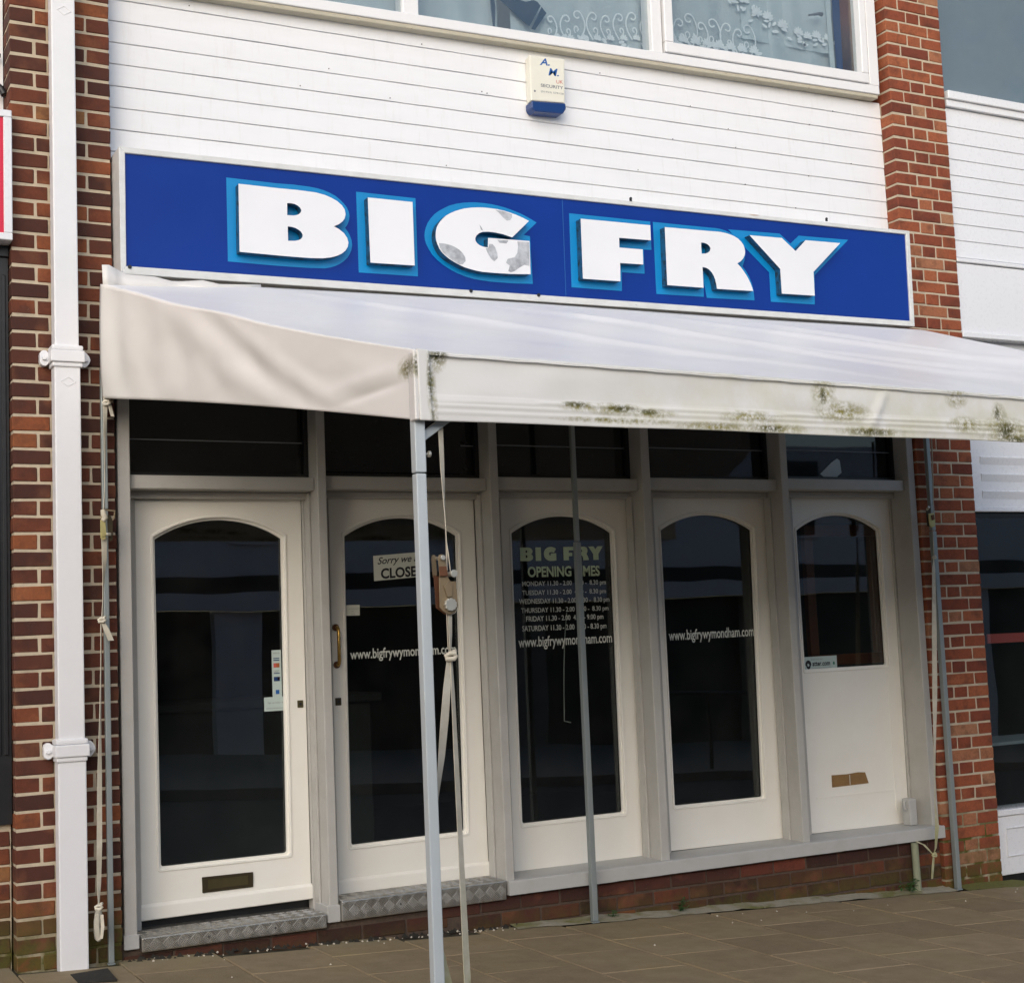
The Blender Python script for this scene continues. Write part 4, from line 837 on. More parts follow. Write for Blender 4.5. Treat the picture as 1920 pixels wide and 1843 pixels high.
# ================================================================== CANOPY
cp = thing('canopy', 'large dirty white canopy on steel legs with algae along its front valance', 'canopy', (2.85, -1.1, ZG(2.85)))
WL = [(0.362, 2.962), (0.677, 2.976), (1.08, 3.004), (1.673, 3.016), (2.56, 3.029), (3.9, 3.036), (4.68, 3.046), (5.20, 3.050), (5.30, 3.030)]
def wl(s):
    x = WL[0][0]+(WL[-1][0]-WL[0][0])*s
    for (a, za), (b, zb_) in zip(WL, WL[1:]):
        if x <= b+1e-9: u = (x-a)/(b-a); return x, za+(zb_-za)*u
    return WL[-1]
def fl_(s): return 0.925+(5.335-0.925)*s, 2.268-0.0165*(4.41*s)
def ridge(d, w): return math.exp(-(d/w)**2)
def roof_pt(s, t):
    x0, z0 = wl(s); x1, z1 = fl_(s)
    x = x0+(x1-x0)*t; y = -0.135+(-2.30+0.135)*t; z = z0+(z1-z0)*t
    z -= 0.026*math.sin(math.pi*t)*(0.55+0.45*math.sin(math.pi*s))
    nz = noise.noise(Vector((x*0.9+3, y*1.6, 0.5)))*0.020+noise.noise(Vector((x*2.3, y*3.5, 2.5)))*0.007
    # soft diagonal creases running from the wall down towards the right
    for c0, k0, am, wd in ((0.9, 1.15, 0.016, 0.10), (2.0, 1.4, 0.020, 0.12), (2.9, 1.7, 0.020, 0.10), (3.6, 1.2, 0.018, 0.09), (1.4, 2.4, 0.010, 0.08)):
        nz += am*ridge((x-c0)-k0*(-y), wd)
    nz -= 0.02*ridge(x-3.2-0.5*(-y), 0.5)
    nz += 0.045*s**10
    return x, y, z+nz*math.sin(math.pi*min(1, max(0, t)))**0.7
def grid(f, nu, nv):
    vs = [f(i/nu, j/nv) for i in range(nu+1) for j in range(nv+1)]; q = nv+1
    return MB().add(vs, [(i*q+j, (i+1)*q+j, (i+1)*q+j+1, i*q+j+1) for i in range(nu) for j in range(nv)])
def solid(o, th=0.0016):
    m_ = o.modifiers.new('thickness', 'SOLIDIFY'); m_.thickness = th; m_.offset = -1; return o
roof = solid(obj('roof_sheet', grid(roof_pt, 150, 60), M['pvc_top'], cp, smooth=180))
def side_pt(u, v):      # u from wall to front, v from bottom to top
    xt, yt, zt = roof_pt(0.0, u)
    yb = -0.075+(-2.302+0.075)*u; xb = 0.376+(0.925-0.376)*u; zb_ = 2.456+(2.033-2.456)*u+0.012*math.sin(math.pi*u)
    x = xb+(xt-xb)*v; y = yb+(yt-yb)*v; z = zb_+(zt-zb_)*v
    e = (1-abs(2*v-1)**3)
    fold = 0.009*math.sin(u*52+1.2*math.sin(v*2))*math.exp(-u*3.4)+0.010*noise.noise(Vector((u*5, v*2.0, 4)))+0.003*noise.noise(Vector((u*24, v*4.0, 8)))
    fold += 0.010*ridge(u-0.30-0.30*(1-v), 0.07)+0.008*ridge(u-0.47-0.36*(1-v), 0.06)-0.009*ridge(u-0.39-0.33*(1-v), 0.06)
    fold += 0.012*ridge((v-0.62)-(u-0.93)*2.6, 0.10)*ridge(u-0.9, 0.11)-0.014*ridge((v-0.42)-(u-0.93)*2.6, 0.06)*ridge(u-0.9, 0.10)
    return x-fold*e*0.95*(1-u**8), y-fold*e*0.3*(1-u**8), z
side = solid(obj('side_valance', grid(side_pt, 110, 36), M['pvc_side'], cp, smooth=180))
def front_pt(u, v):
    x = 0.925+(5.335-0.925)*u; zt = 2.268-0.0165*(4.41*u)-0.001; zb_ = 2.033-0.0022*(4.41*u)
    z = zb_+(zt-zb_)*v
    z += 0.0035*noise.noise(Vector((x*1.7, 7, 1)))*(1 if v < 0.5 else 0.6)
    h = z-zb_
    y = -2.302
    for zc in (0.030, 0.052, 0.072, 0.080): y -= 0.0030*ridge(h-zc, 0.004)
    if h < 0.074: y -= 0.004
    y -= 0.010*ridge(v-0.96, 0.035)                      # rolled edge at the eave
    y -= (0.012*noise.noise(Vector((x*1.6, z*4, 9)))+0.004*noise.noise(Vector((x*6, z*10, 3))))*math.sin(math.pi*v)
    y -= 0.010*ridge(x-2.88-0.12*(v-0.5), 0.02)*math.sin(math.pi*v)
    return x, y, z
front = solid(obj('front_valance', grid(front_pt, 260, 40), M['pvc_front'], cp, smooth=180))
seam = MB()
pts = [(0.93+(5.33-0.93)*i/60, -2.3125+0.001*math.sin(i*1.7), 2.252-0.0165*4.4*i/60+0.0012*math.sin(i*2.3)) for i in range(61)]
obj('eave_seam', seam.tube(pts, 0.0022, 5), M['pvc_front'], cp, smooth=90)
obj('corner_strip', MB().hexa([(0.921, 2.030), (0.966, 2.030), (0.962, 2.266), (0.917, 2.270)], -2.321, -2.306), M['pvc_front'], cp, 0.005, 2)
obj('corner_strip', MB().box(0.905, 0.922, -2.318, -2.27, 2.031, 2.262), M['pvc_side'], cp, 0.004)
tp = [(0.366, 3.047), (0.395, 3.046), (0.43, 3.036), (0.475, 3.014), (0.60, 3.008), (0.68, 2.997), (0.73, 3.002), (0.82, 3.010), (0.90, 2.998), (1.0, 3.008), (1.10, 3.012)]
flap = MB(); vs = []
for i, (x, z) in enumerate(tp): vs += [(x, -0.150-0.012*math.sin(i*1.9), z), (x, -0.158-0.015*math.sin(i*1.9+0.8), wl((x-0.362)/4.938)[1]-0.03)]
flap.add(vs, [(2*i, 2*i+1, 2*i+3, 2*i+2) for i in range(len(tp)-1)]); solid(obj('wall_flap', flap, M['pvc_side'], cp, smooth=180))
# legs
def leg(x, y, s, z0, z1, s2, zj, mat):
    o = obj('leg', MB().box(x-s2/2, x+s2/2, y-s2/2, y+s2/2, z0+0.008, zj-0.004), M[mat], cp, 0.004, 2)
    obj('leg_sleeve', MB().box(x-s/2, x+s/2, y-s/2, y+s/2, zj, z1), M[mat], o, 0.004, 2); obj('foot_plate', MB().box(x-s2*0.65, x+s2*0.65, y-s2*0.65, y+s2*0.65, z0, z0+0.0075), M[mat], o, 0.002)
    return o
lf = leg(0.931, -2.272, 0.0385, ZG(0.93), 2.24, 0.0365, 1.862, 'leg')
leg(0.385, -0.050, 0.026, ZG(0.385), 2.60, 0.024, 1.96, 'galv'); leg(2.800, -0.062, 0.024, ZG(2.8), 2.60, 0.031, 1.80, 'galv'); leg(5.276, -0.040, 0.028, ZG(5.27), 2.60, 0.031, 1.85, 'galv')
obj('thumb_screw', MB().cyl((0.950, -2.272, 1.925), (0.966, -2.272, 1.925), 0.004, 10).cyl((0.966, -2.272, 1.925), (0.974, -2.272, 1.925), 0.011, 12), M['zinc'], lf, 0.001)
alg = MB(); 
br = obj('brace', MB().add([(0.952, -2.262, 1.965), (0.952, -2.262, 2.000), (1.16, -2.262, 2.145), (1.16, -2.262, 2.11), (0.952, -2.245, 1.965), (0.952, -2.245, 2.0), (1.16, -2.245, 2.145), (1.16, -2.245, 2.11)], [(0, 1, 2, 3), (7, 6, 5, 4), (0, 4, 5, 1), (1, 5, 6, 2), (2, 6, 7, 3), (3, 7, 4, 0)]), M['leg'], cp, 0.002)
obj('eave_bar', MB().box(0.95, 5.30, -2.285, -2.258, 2.140, 2.168), M['leg'], cp, 0.002); obj('wall_bar', MB().box(0.40, 5.27, -0.063, -0.037, 2.70, 2.728), M['galv'], cp, 0.002)
obj('side_bar', MB().add([(0.385, -0.06, 2.70), (0.41, -0.06, 2.70), (0.955, -2.26, 2.14), (0.93, -2.26, 2.14), (0.385, -0.06, 2.728), (0.41, -0.06, 2.728), (0.955, -2.26, 2.168), (0.93, -2.26, 2.168)], [(0, 3, 2, 1), (4, 5, 6, 7), (0, 1, 5, 4), (1, 2, 6, 5), (2, 3, 7, 6), (3, 0, 4, 7)]), M['galv'], cp)

# ================================================================== RATCHET STRAPS
def ribbon(pts, widths, th=0.0022, tw=None):
    """flat webbing facing the street; pts (x,y,z)"""
    m = MB(); vs = []
    for i, ((x, y, z), w) in enumerate(zip(pts, widths)):
        a = tw[i] if tw else 0.0
        dx, dy = math.cos(a)*w/2, math.sin(a)*w/2; ex, ey = -math.sin(a)*th/2, math.cos(a)*th/2
        vs += [(x-dx-ex, y-dy-ey, z), (x+dx-ex, y+dy-ey, z), (x+dx+ex, y+dy+ey, z), (x-dx+ex, y-dy+ey, z)]
    n_ = len(pts); fs = [(4*i+k_, 4*i+(k_+1) % 4, 4*(i+1)+(k_+1) % 4, 4*(i+1)+k_) for i in range(n_-1) for k_ in range(4)]+[(0, 1, 2, 3), tuple(4*(n_-1)+k_ for k_ in (3, 2, 1, 0))]
    return m.add(vs, fs)
def lerp_pts(ctrl, n_=24):
    """ctrl rows: x, y, z, width, twist -> smooth resampled rows"""
    out = []
    for i in range(n_+1):
        u = i/n_*(len(ctrl)-1); a = min(int(u), len(ctrl)-2); f = u-a; f = f*f*(3-2*f)*0.5+f*0.5
        out.append([p+(q-p)*f for p, q in zip(ctrl[a], ctrl[a+1])])
    return out
def strap(parent, ctrl, n_=28, name='webbing'):
    rr_ = lerp_pts(ctrl, n_); return obj(name, ribbon([r_[:3] for r_ in rr_], [r_[3] for r_ in rr_], 0.0024, [r_[4] for r_ in rr_]), M['web'], parent, smooth=40)
def knot(parent, c, s=1.0):
    x, y, z = c; m = MB()
    m.tube([(x-0.016*s, y, z-0.004*s), (x-0.006*s, y-0.014*s, z+0.005*s), (x+0.008*s, y-0.014*s, z+0.002*s), (x+0.016*s, y-0.002*s, z+0.010*s), (x+0.006*s, y+0.010*s, z+0.004*s), (x-0.008*s, y+0.010*s, z-0.008*s), (x-0.014*s, y-0.004*s, z-0.012*s), (x+0.004*s, y-0.018*s, z-0.012*s), (x+0.014*s, y-0.010*s, z-0.004*s)], 0.0075*s, 7)
    return obj('knot', m, M['web'], parent, smooth=80)
# front strap
YS = -2.25
st = thing('ratchet_strap', 'cream ratchet strap with a rusty buckle beside the front canopy leg', 'ratchet strap', (1.05, YS, ZG(1.05)), 'straps tying down the canopy')
strap(st, [(1.024, YS-0.03, 2.10, 0.024, 0.3), (1.0245, YS, 2.035, 0.022, 0.3), (1.026, YS, 1.88, 0.020, 0.5), (1.029, YS, 1.70, 0.016, 1.2), (1.030, YS, 1.62, 0.012, 1.35), (1.028, YS, 1.54, 0.012, 1.4), (1.024, YS, 1.50, 0.012, 1.3)])
strap(st, [(1.029, YS-0.004, 1.635, 0.010, 1.3), (1.034, YS-0.006, 1.58, 0.012, 1.3), (1.037, YS-0.010, 1.53, 0.010, 1.2)], 8)
strap(st, [(1.033, YS-0.004, 1.405, 0.016, 0.4), (1.031, YS-0.004, 1.33, 0.018, 0.6), (1.029, YS-0.004, 1.275, 0.016, 0.9)], 10); strap(st, [(1.024, YS, 1.405, 0.010, 0.6), (1.024, YS, 1.28, 0.010, 0.8)], 6)
knot(st, (1.027, YS-0.006, 1.262), 1.1)
strap(st, [(1.020, YS-0.006, 1.245, 0.016, 0.3), (1.008, YS-0.012, 1.16, 0.030, 0.25), (0.994, YS-0.012, 1.05, 0.034, 0.3), (0.982, YS-0.004, 0.93, 0.034, 0.5), (0.968, YS+0.02, 0.78, 0.026, 0.9), (0.955, YS+0.04, 0.55, 0.02, 0.9), (0.960, YS+0.04, 0.38, 0.026, 0.6), (0.985, YS+0.02, 0.22, 0.034, 0.4), (1.015, YS, 0.08, 0.034, 0.3), (1.035, YS, ZG(1.03)+0.01, 0.034, 0.3)], 40)
strap(st, [(1.031, YS-0.004, 1.248, 0.014, 0.8), (1.033, YS-0.002, 1.14, 0.020, 0.6), (1.036, YS, 0.95, 0.023, 0.5), (1.041, YS, 0.62, 0.027, 0.5), (1.045, YS, 0.32, 0.031, 0.45), (1.049, YS, 0.05, 0.034, 0.4), (1.051, YS, ZG(1.05), 0.034, 0.4)], 30)
def RB(zx, zy): return (0.986+(zx-553)*0.000151, 1.584-(zy-307)*0.000147)
pl_ = lambda pts: [RB(*p) for p in pts]
bk = link('buckle', fix(poly_mesh(pl_([(575, 760), (780, 740), (850, 860), (985, 860), (1000, 1190), (1010, 1420), (930, 1560), (800, 1600), (660, 1540), (570, 1440)]), [], YS-0.022, YS-0.017), 0.0015), M['rust'], st)
link('side_plate', fix(poly_mesh(pl_([(530, 700), (900, 800), (1000, 1250), (930, 1590), (780, 1600), (560, 1440)]), [], YS+0.006, YS+0.010), 0.001), M['copper'], bk)
link('lever', fix(poly_mesh(pl_([(560, 330), (580, 270), (640, 245), (700, 270), (722, 330), (765, 740), (575, 760)]), [], YS-0.026, YS-0.0225), 0.001), M['rust'], bk)
link('lever', fix(poly_mesh(pl_([(505, 330), (530, 255), (580, 240), (620, 270), (640, 700), (530, 760)]), [], YS+0.012, YS+0.015), 0.001), M['rust'], bk)
link('lever_grip', fix(poly_mesh(pl_([(560, 520), (740, 520), (765, 740), (575, 740)]), [], YS-0.031, YS-0.0265), 0.0015, 2), M['copper'], bk)
link('latch', fix(poly_mesh(pl_([(660, 960), (780, 860), (870, 960), (860, 1200), (740, 1210)]), [], YS-0.029, YS-0.0225), 0.001), M['rust'], bk)
link('ratchet_wheel', fix(poly_mesh([RB(800+150*math.cos(a)*(1 if q % 2 else 0.86), 1380+150*math.sin(a)*(1 if q % 2 else 0.86)) for q, a in enumerate([2*math.pi*q/22 for q in range(22)])], [], YS-0.036, YS-0.0225), 0.001), M['zinc'], bk)
obj('spool', MB().tube([(RB(870, 1470)[0], YS-0.016, RB(870, 1470)[1]), (RB(870, 1470)[0], YS+0.005, RB(870, 1470)[1])], 0.019, 14), M['web'], bk, smooth=50)
for zx, zy, r_ in ((640, 330, 0.0085), (890, 690, 0.0125)):
    a_, b_ = RB(zx, zy); obj('bolt', MB().cyl((a_, YS-0.034, b_), (a_, YS+0.018, b_), r_*0.7, 12).cyl((a_, YS-0.040, b_), (a_, YS-0.034, b_), r_, 16), M['zinc'], bk, 0.001)
# left strap, hanging down the leg by the drainpipe
YL_ = -0.085
st = thing('ratchet_strap', 'grubby cream strap with a yellow plated buckle hanging beside the drainpipe', 'ratchet strap', (0.35, YL_, ZG(0.35)), 'straps tying down the canopy')
strap(st, [(0.392, YL_, 2.50, 0.022, 0.3), (0.384, YL_-0.01, 2.43, 0.022, 0.3), (0.381, YL_-0.01, 2.30, 0.016, 0.7), (0.376, YL_-0.012, 2.05, 0.010, 1.2), (0.371, YL_-0.012, 1.95, 0.016, 1.0)])
strap(st, [(0.395, YL_, 2.46, 0.02, 0.3), (0.405, YL_-0.015, 2.41, 0.018, 0.5), (0.413, YL_-0.02, 2.37, 0.016, 0.2)], 8, 'strap_tail')
knot(st, (0.388, YL_-0.01, 2.435), 0.9)
strap(st, [(0.370, YL_-0.01, 1.83, 0.026, 0.3), (0.370, YL_-0.012, 1.74, 0.024, 0.4), (0.366, YL_-0.012, 1.66, 0.018, 0.9), (0.361, YL_-0.012, 1.55, 0.012, 1.2), (0.358, YL_-0.012, 1.48, 0.016, 0.9)])
knot(st, (0.355, YL_-0.012, 1.47), 0.9)
strap(st, [(0.360, YL_-0.014, 1.455, 0.018, 0.2), (0.374, YL_-0.02, 1.42, 0.026, 0.2), (0.392, YL_-0.022, 1.375, 0.027, 0.3)], 8, 'strap_tail')
strap(st, [(0.352, YL_-0.012, 1.45, 0.010, 0.9), (0.349, YL_-0.01, 1.28, 0.008, 1.1), (0.343, YL_-0.01, 1.05, 0.013, 0.9), (0.337, YL_-0.01, 0.80, 0.022, 0.4), (0.332, YL_-0.01, 0.50, 0.024, 0.2), (0.328, YL_-0.01, 0.34, 0.020, 0.4), (0.326, YL_-0.01, 0.25, 0.010, 0.9)], 34)
knot(st, (0.325, YL_-0.012, 0.243), 0.9)
bd = obj('strap_bundle', MB().tube([(0.325, YL_-0.014, 0.24), (0.322, YL_-0.02, 0.215), (0.320, YL_-0.022, 0.18), (0.320, YL_-0.022, 0.14), (0.321, YL_-0.018, 0.11), (0.324, YL_-0.014, 0.097)], [0.008, 0.016, 0.019, 0.019, 0.016, 0.007], 10), M['web_grey'], st, smooth=60)
strap(st, [(0.312, YL_-0.042, 0.215, 0.014, 0.2), (0.309, YL_-0.046, 0.16, 0.018, 0.2), (0.316, YL_-0.042, 0.105, 0.016, 0.2)], 8, 'strap_tail'); strap(st, [(0.332, YL_-0.042, 0.21, 0.012, -0.2), (0.334, YL_-0.046, 0.16, 0.014, -0.3), (0.328, YL_-0.042, 0.11, 0.012, -0.2)], 8, 'strap_tail')
M['yellow'] = metal('yellow_zinc', (0.52, 0.46, 0.20), 0.4, 0.5, 60, 0.6, (0.30, 0.18, 0.06))
bk = link('buckle', fix(poly_mesh([(0.350, 1.905), (0.362, 1.912), (0.372, 1.905), (0.375, 1.85), (0.372, 1.822), (0.360, 1.815), (0.350, 1.825)], [], YL_-0.036, YL_-0.031), 0.0015), M['yellow'], st)
link('side_plate', fix(poly_mesh([(0.385, 1.925), (0.400, 1.93), (0.410, 1.90), (0.408, 1.82), (0.395, 1.81), (0.388, 1.86)], [], YL_-0.01, YL_-0.006), 0.001), M['bronze'], bk)
obj('handle_bar', MB().cyl((0.366, YL_-0.03, 1.951), (0.418, YL_-0.022, 1.945), 0.004, 10), M['rust'], bk, smooth=60); obj('handle_arm', MB().tube([(0.416, YL_-0.022, 1.945), (0.415, YL_-0.018, 1.92), (0.408, YL_-0.014, 1.905)], 0.0035, 8), M['rust'], bk, smooth=60)
obj('bolt', MB().cyl((0.374, YL_-0.036, 1.842), (0.395, YL_-0.030, 1.842), 0.0075, 12), M['zinc'], bk, 0.001, smooth=50); obj('spool', MB().tube([(0.362, YL_-0.03, 1.95), (0.364, YL_-0.034, 1.93), (0.372, YL_-0.034, 1.915), (0.360, YL_-0.034, 1.90)], [0.010, 0.013, 0.013, 0.010], 9), M['web'], bk, smooth=60)
obj('ratchet_wheel', MB().tube([(0.362, YL_-0.042, 1.84), (0.362, YL_-0.036, 1.84)], 0.009, 12), M['yellow'], bk, 0.001)
# right strap
YR_ = -0.10
st = thing('ratchet_strap', 'cream strap with a small yellow buckle running down beside the right canopy leg', 'ratchet strap', (5.08, YR_, ZG(5.08)), 'straps tying down the canopy')
strap(st, [(5.262, YR_, 2.45, 0.018, 1.1), (5.258, YR_, 2.30, 0.012, 1.2), (5.243, YR_, 2.05, 0.010, 1.2), (5.230, YR_, 1.90, 0.014, 0.9)]); knot(st, (5.214, YR_, 1.69), 0.7)
strap(st, [(5.222, YR_, 1.86, 0.008, 0.8), (5.214, YR_, 1.70, 0.012, 0.9), (5.206, YR_, 1.62, 0.026, 0.1), (5.176, YR_, 1.25, 0.036, 0.0), (5.145, YR_, 0.88, 0.036, 0.0), (5.106, YR_, 0.48, 0.022, 0.5), (5.088, YR_, 0.25, 0.018, 0.6), (5.092, YR_, 0.13, 0.034, 0.1), (5.070, YR_, 0.01, 0.022, 0.4), (5.062, YR_+0.01, -0.02, 0.014, 0.7)], 44)
knot(st, (5.062, YR_+0.01, -0.025), 0.8)
strap(st, [(5.060, YR_+0.01, -0.035, 0.018, 0.4), (5.040, YR_, -0.085, 0.024, 0.3), (5.018, YR_-0.01, -0.155, 0.020, 0.4)], 8, 'strap_tail'); strap(st, [(5.058, YR_+0.02, -0.02, 0.014, 0.4), (5.02, YR_+0.04, 0.03, 0.02, 0.3), (4.99, YR_+0.07, 0.05, 0.02, 0.3)], 8, 'strap_tail')
bk = link('buckle', fix(poly_mesh([(5.178, 1.945), (5.222, 1.95), (5.228, 1.905), (5.222, 1.868), (5.190, 1.862), (5.180, 1.88)], [], YR_-0.02, YR_-0.014), 0.002), M['yellow'], st)
link('latch', fix(poly_mesh([(5.195, 1.935), (5.215, 1.94), (5.218, 1.91), (5.200, 1.905)], [], YR_-0.026, YR_-0.0205), 0.001), M['copper'], bk); obj('bolt', MB().cyl((5.185, YR_-0.02, 1.985), (5.185, YR_, 1.97), 0.008, 10), M['zinc'], bk)
obj('side_plate', MB().box(5.182, 5.216, YR_+0.002, YR_+0.006, 1.87, 1.98), M['bronze'], bk, 0.001)

# ================================================================== SMALL THINGS AT THE WALL FOOT
sp = tag(obj('stub_pipe', MB().tube([(4.992, -0.012, 0.040), (4.994, -0.012, -0.10), (4.998, -0.010, ZG(5)-0.01)], [0.021, 0.021, 0.022], 16), M['stub'], None, smooth=50), 'short mossy green pipe standing under the right end of the sill', 'pipe')
sp.location = (0, 0, 0)
def weed(label, x, y, s, seed):
    t = thing('weed', label, 'weed', (x, y, ZG(x)), 'weeds at the foot of the plinth'); r = random.Random(seed); m = MB(); stems = MB()
    for i in range(11):
        a = r.uniform(0, 6.28); h = s*r.uniform(0.35, 1.0); rx = x+math.cos(a)*s*r.uniform(0.2, 0.7); ry = y-abs(math.sin(a))*s*0.4; rz = ZG(x)+h
        stems.tube([(x, y, ZG(x)), ((x+rx)/2, (y+ry)/2, ZG(x)+h*0.7), (rx, ry, rz)], 0.0012, 4)
        for q in range(4):
            b = r.uniform(0, 6.28); L = s*r.uniform(0.22, 0.4); w = L*0.45; el = r.uniform(-0.5, 0.6)
            d_ = Vector((math.cos(b)*math.cos(el), math.sin(b)*math.cos(el), math.sin(el))); p_ = Vector((-math.sin(b), math.cos(b), 0.2)); c_ = Vector((rx, ry, rz-q*s*0.08))
            m.add([c_, c_+d_*L*0.5+p_*w*0.5, c_+d_*L+Vector((0, 0, -0.1*L)), c_+d_*L*0.5-p_*w*0.5], [(0, 1, 2, 3)])
    stuff(obj('leaves', m, M['leaf'], t)); obj('stems', stems, M['leaf'], t)
weed('small dark weed just right of the middle canopy leg', 2.935, -0.005, 0.05, 1); weed('bushy green weed against the middle of the plinth bricks', 3.36, 0.0, 0.075, 2); weed('tall weed beside the mossy stub pipe', 4.93, -0.01, 0.10, 3)
tag(obj('drain_cover', MB().add([(0.185, -0.19, 0), (0.345, -0.17, 0), (0.33, -0.42, 0), (0.18, -0.40, 0), (0.185, -0.19, -0.02), (0.345, -0.17, -0.02), (0.33, -0.42, -0.02), (0.18, -0.40, -0.02)], [(0, 3, 2, 1), (0, 1, 5, 4), (1, 2, 6, 5), (2, 3, 7, 6), (3, 0, 4, 7)]), M['grime'], None, 0.002), 'small dark drain patch in the paving below the drainpipe', 'drain cover').location = (0, 0, ZG(0.25)+0.0065)
db = MB(); r = random.Random(21)
for i in range(120):
    x = r.uniform(0.46, 2.4); y = r.uniform(-0.03, 0.03); s = r.uniform(0.006, 0.018); z = ZG(x)+s*0.3
    db.add([(x-s, y, z-s*0.4), (x+s, y-s*0.6, z-s*0.4), (x, y+s, z-s*0.4), (x, y, z+s*0.8)], [(0, 1, 3), (1, 2, 3), (2, 0, 3)])
stuff(obj('debris', db, M['grime'], pav))

# ================================================================== LEFT NEIGHBOUR
t = thing('neighbour_shop', 'black fluted shopfront edge on a brick base at the left border', 'shopfront', (-0.5, 0.1, ZG(-0.5)))
bl = MB().box(-1.6, -0.004, 0.06, 0.2, 0.605, 3.10); obj('pilaster', bl, M['black'], t)
fl2 = MB()
for i in range(12): fl2.box(-0.034-0.03*i, -0.016-0.03*i, 0.052, 0.0595, 0.90, 3.02)
obj('fluting', fl2, M['black'], t, 0.003)
obj('capital', MB().box(-1.6, -0.0015, 0.045, 0.205, 3.101, 3.17), M['black'], t, 0.003)
obj('mortar', MB().box(-1.6, -0.006, 0.0845, 0.2, -0.2, 0.603), M['mortar'], t)
for rI, z in enumerate([-0.0188+0.075*i for i in range(8)]):
    x = -0.012-0.215-(0.1125 if rI % 2 else 0.0)
    if rI % 2: brick(t, -0.012-0.1025, 0.08, z+0.005, 0.1025, 0.1, 'brick_l')
    for q in range(3): brick(t, x-0.225*q, 0.08, z+0.005, 0.215, 0.1, 'brick_l')
obj('white_wall', MB().box(-1.6, -0.0035, 0.16, 0.21, 3.75, 5.4), M['boards'], t)
obj('cable', MB().tube([(-0.30, 0.13, 4.075), (-0.06, 0.13, 4.065), (-0.02, 0.12, 4.06)], 0.010, 8).tube([(-0.3, 0.13, 3.945), (-0.05, 0.12, 3.93), (-0.02, 0.11, 3.90), (-0.008, 0.10, 3.87)], 0.016, 8), M['black'], t, smooth=60)
t = thing('red_shop_sign', 'red shop sign with a white frame at the left border', 'shop sign', (-0.8, 0.0, 3.15))
obj('face', MB().box(-1.6, -0.036, -0.042, 0.0, 3.185, 3.712), M['red_sign'], t)
obj('frame', MB().box(-1.6, 0.0005, -0.052, 0.05, 3.152, 3.184), M['upvc'], t, 0.003); obj('frame', MB().box(-1.6, 0.0005, -0.052, 0.05, 3.713, 3.745), M['upvc'], t, 0.003); obj('frame', MB().box(-0.0355, 0.0005, -0.052, 0.05, 3.1845, 3.7125), M['upvc'], t, 0.003)
# ================================================================== RIGHT NEIGHBOUR
t = thing('neighbour_building', 'white clad neighbouring shop at the right border with a grey upstairs window', 'shop', (6.6, 0.05, ZG(6.6)))
X0, X1 = 5.682, 8.2
zs = [4.553, 4.430, 4.320, 4.215, 4.110, 4.004, 3.899, 3.794, 3.688, 3.578]
for a, b in zip(zs, zs[1:]):
    m = MB().add([(X0, 0.034, b+0.005), (X1, 0.034, b+0.005), (X1, 0.0375, a), (X0, 0.0375, a), (X0, 0.0402, b+0.005), (X1, 0.0402, b+0.005), (X1, 0.0402, a), (X0, 0.0402, a)], [(0, 1, 2, 3), (7, 6, 5, 4), (0, 4, 5, 1), (1, 5, 6, 2), (2, 6, 7, 3), (3, 7, 4, 0)])
    obj('board', m, M['upvc'], t, 0.001)
obj('backing', MB().box(X0, X1, 0.071, 0.2, 3.0, 4.6).box(X0, X1, 0.0405, 0.0705, 3.572, 4.552), M['upvc'], t)
obj('window_sill', MB().box(X0+0.02, X1, -0.005, 0.2, 4.601, 4.655), M['upvc'], t, 0.004); obj('window_sill', MB().box(X0+0.02, X1, 0.012, 0.07, 4.556, 4.600), M['upvc'], t, 0.003)
w_ = obj('window', MB().box(X0+0.001, X0+0.030, 0.04, 0.2, 4.656, 5.7), M['upvc'], t, 0.003)
obj('pane', MB().box(X0+0.031, X1, 0.055, 0.060, 4.656, 5.7), M['glass_up'], w_); obj('blind', MB().box(X0+0.031, X1, 0.075, 0.09, 4.656, 5.7), M['blind'], w_)
obj('fascia_panel', MB().box(X0, X1, 0.018, 0.07, 3.10, 3.540), M['upvc'], t, 0.003); obj('fascia_trim', MB().box(X0, X1, 0.006, 0.07, 3.545, 3.570), M['upvc'], t, 0.004); obj('fascia_trim', MB().box(X0, X1, 0.0, 0.07, 3.062, 3.098), M['upvc'], t, 0.004)
obj('shadow_gap', MB().box(X0, X1, 0.10, 0.2, 2.40, 3.06), M['concrete'], t)
obj('lower_panel', MB().box(X0, X1, 0.034, 0.20, 1.995, 2.9), M['upvc'], t, 0.003)
for z in (2.318, 2.211, 2.104): obj('panel_rib', MB().add([(5.775, 0.022, z-0.004), (X1, 0.022, z-0.004), (X1, 0.0335, z-0.05), (5.775, 0.0335, z-0.05), (5.775, 0.0335, z), (X1, 0.0335, z)], [(0, 1, 2, 3)[::-1], (0, 4, 5, 1)[::-1], (0, 3, 4), (1, 5, 2)]), M['upvc'], t)
obj('head_trim', MB().box(X0, X1, 0.016, 0.20, 1.972, 1.993), M['upvc'], t, 0.003)
w_ = obj('shop_window', MB().box(X0, X1, 0.05, 0.2, 1.94, 1.9715), M['black_metal'], t); obj('pane', MB().box(X0+0.002, X1, 0.062, 0.067, 0.175, 1.9395), M['glass'], w_)
rm = MB().box(X0, X1, 3.0, 3.1, -0.3, 2.6); rm.box(X1, X1+0.1, 0.2, 3.1, -0.3, 2.6); rm.box(X0-0.02, X0-0.003, 0.21, 3.1, -0.3, 2.6); rm.box(X0, X1, 0.21, 3.1, 2.5, 2.6); rm.box(X0, X1, 0.21, 3.1, -0.35, -0.25); obj('room', rm, M['room'], t)
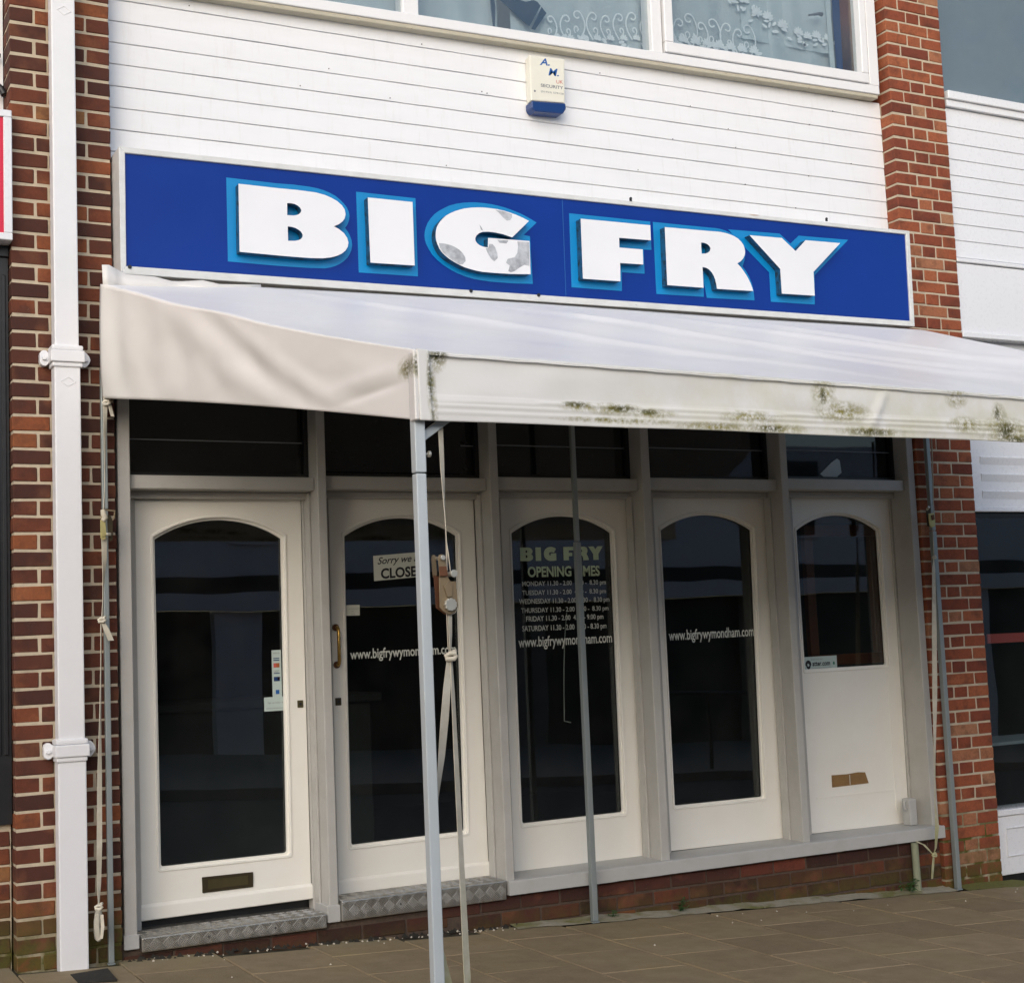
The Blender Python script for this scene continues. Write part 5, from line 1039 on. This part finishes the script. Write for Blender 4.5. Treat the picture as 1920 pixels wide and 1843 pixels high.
obj('low_panel', MB().box(5.702, X1, 0.036, 0.2, -0.232, 0.118), M['upvc'], t, 0.004); obj('low_rail', MB().box(5.698, X1, 0.022, 0.2, 0.1195, 0.158), M['upvc'], t, 0.004)
obj('panel_moulding', MB().box(5.762, X1, 0.028, 0.0355, 0.04, 0.048).box(5.762, X1, 0.028, 0.0355, -0.125, -0.117).box(5.762, 5.770, 0.028, 0.0355, -0.1165, 0.0395), M['upvc'], t, 0.002)
obj('base', MB().box(X0, X1, 0.06, 0.2, -0.7, -0.233), M['black'], t)
obj('poster', MB().box(6.05, 6.6, 0.35, 0.36, 1.155, 1.215), M['ink_red'], t)
obj('wall_box', MB().box(5.79, 5.87, 0.30, 0.36, 1.38, 1.62), M['room_up'], t, 0.004); obj('shelf', MB().box(5.85, 7.5, 0.4, 0.8, 0.50, 0.52), M['room_up'], t)

# ================================================================== ACROSS THE STREET (what the glass reflects)
t = thing('opposite_building', 'pale rendered building with dark shopfronts reflected in the door glass', 'building', (14, -16, ZG(14)))
obj('upper_wall', MB().box(-14, 40, -19, -16.0, 2.55, 4.9), M['render'], t)
obj('fascia', MB().box(-14, 40, -16.06, -15.9, 2.28, 2.545), M['dark_front'], t); obj('band', MB().box(-14, 40, -16.1, -15.8, 1.98, 2.275), M['render'], t)
obj('lower_wall', MB().box(-14, 40, -19, -16.2, -2.5, 1.975), M['dark_front'], t)
for i in range(9): obj('pier', MB().box(-10+5.2*i, -9.2+5.2*i, -16.19, -15.95, -2.5, 1.97), M['render'] if i % 3 == 0 else M['concrete'], t)
for i in range(11):
    x = -4.5+3.6*i-0.4
    wv = obj('window', MB().box(x, x+1.25, -15.998, -15.94, 3.06, 3.12), M['white'], t)
    obj('pane', MB().box(x+0.08, x+1.17, -15.998, -15.98, 3.125, 4.6), M['dark_front'], wv); obj('frame', MB().box(x, x+0.075, -15.998, -15.95, 3.125, 4.6), M['white'], wv); obj('frame', MB().box(x+1.175, x+1.25, -15.998, -15.95, 3.125, 4.6), M['white'], wv)
t = thing('street_railing', 'black pedestrian railing along the far kerb seen in the glass', 'railing', (11.5, -9.3, ZG(11.5)))
obj('top_rail', MB().tube([(9.2, -9.3, ZG(9.2)+1.0), (14, -9.3, ZG(14)+1.0)], 0.03, 8), M['black'], t)
for i in range(5): x = 9.2+1.2*i; obj('post', MB().tube([(x, -9.3, ZG(x)), (x, -9.3, ZG(x)+1.0)], 0.03, 8), M['black'], t)
bpy.context.view_layer.update()
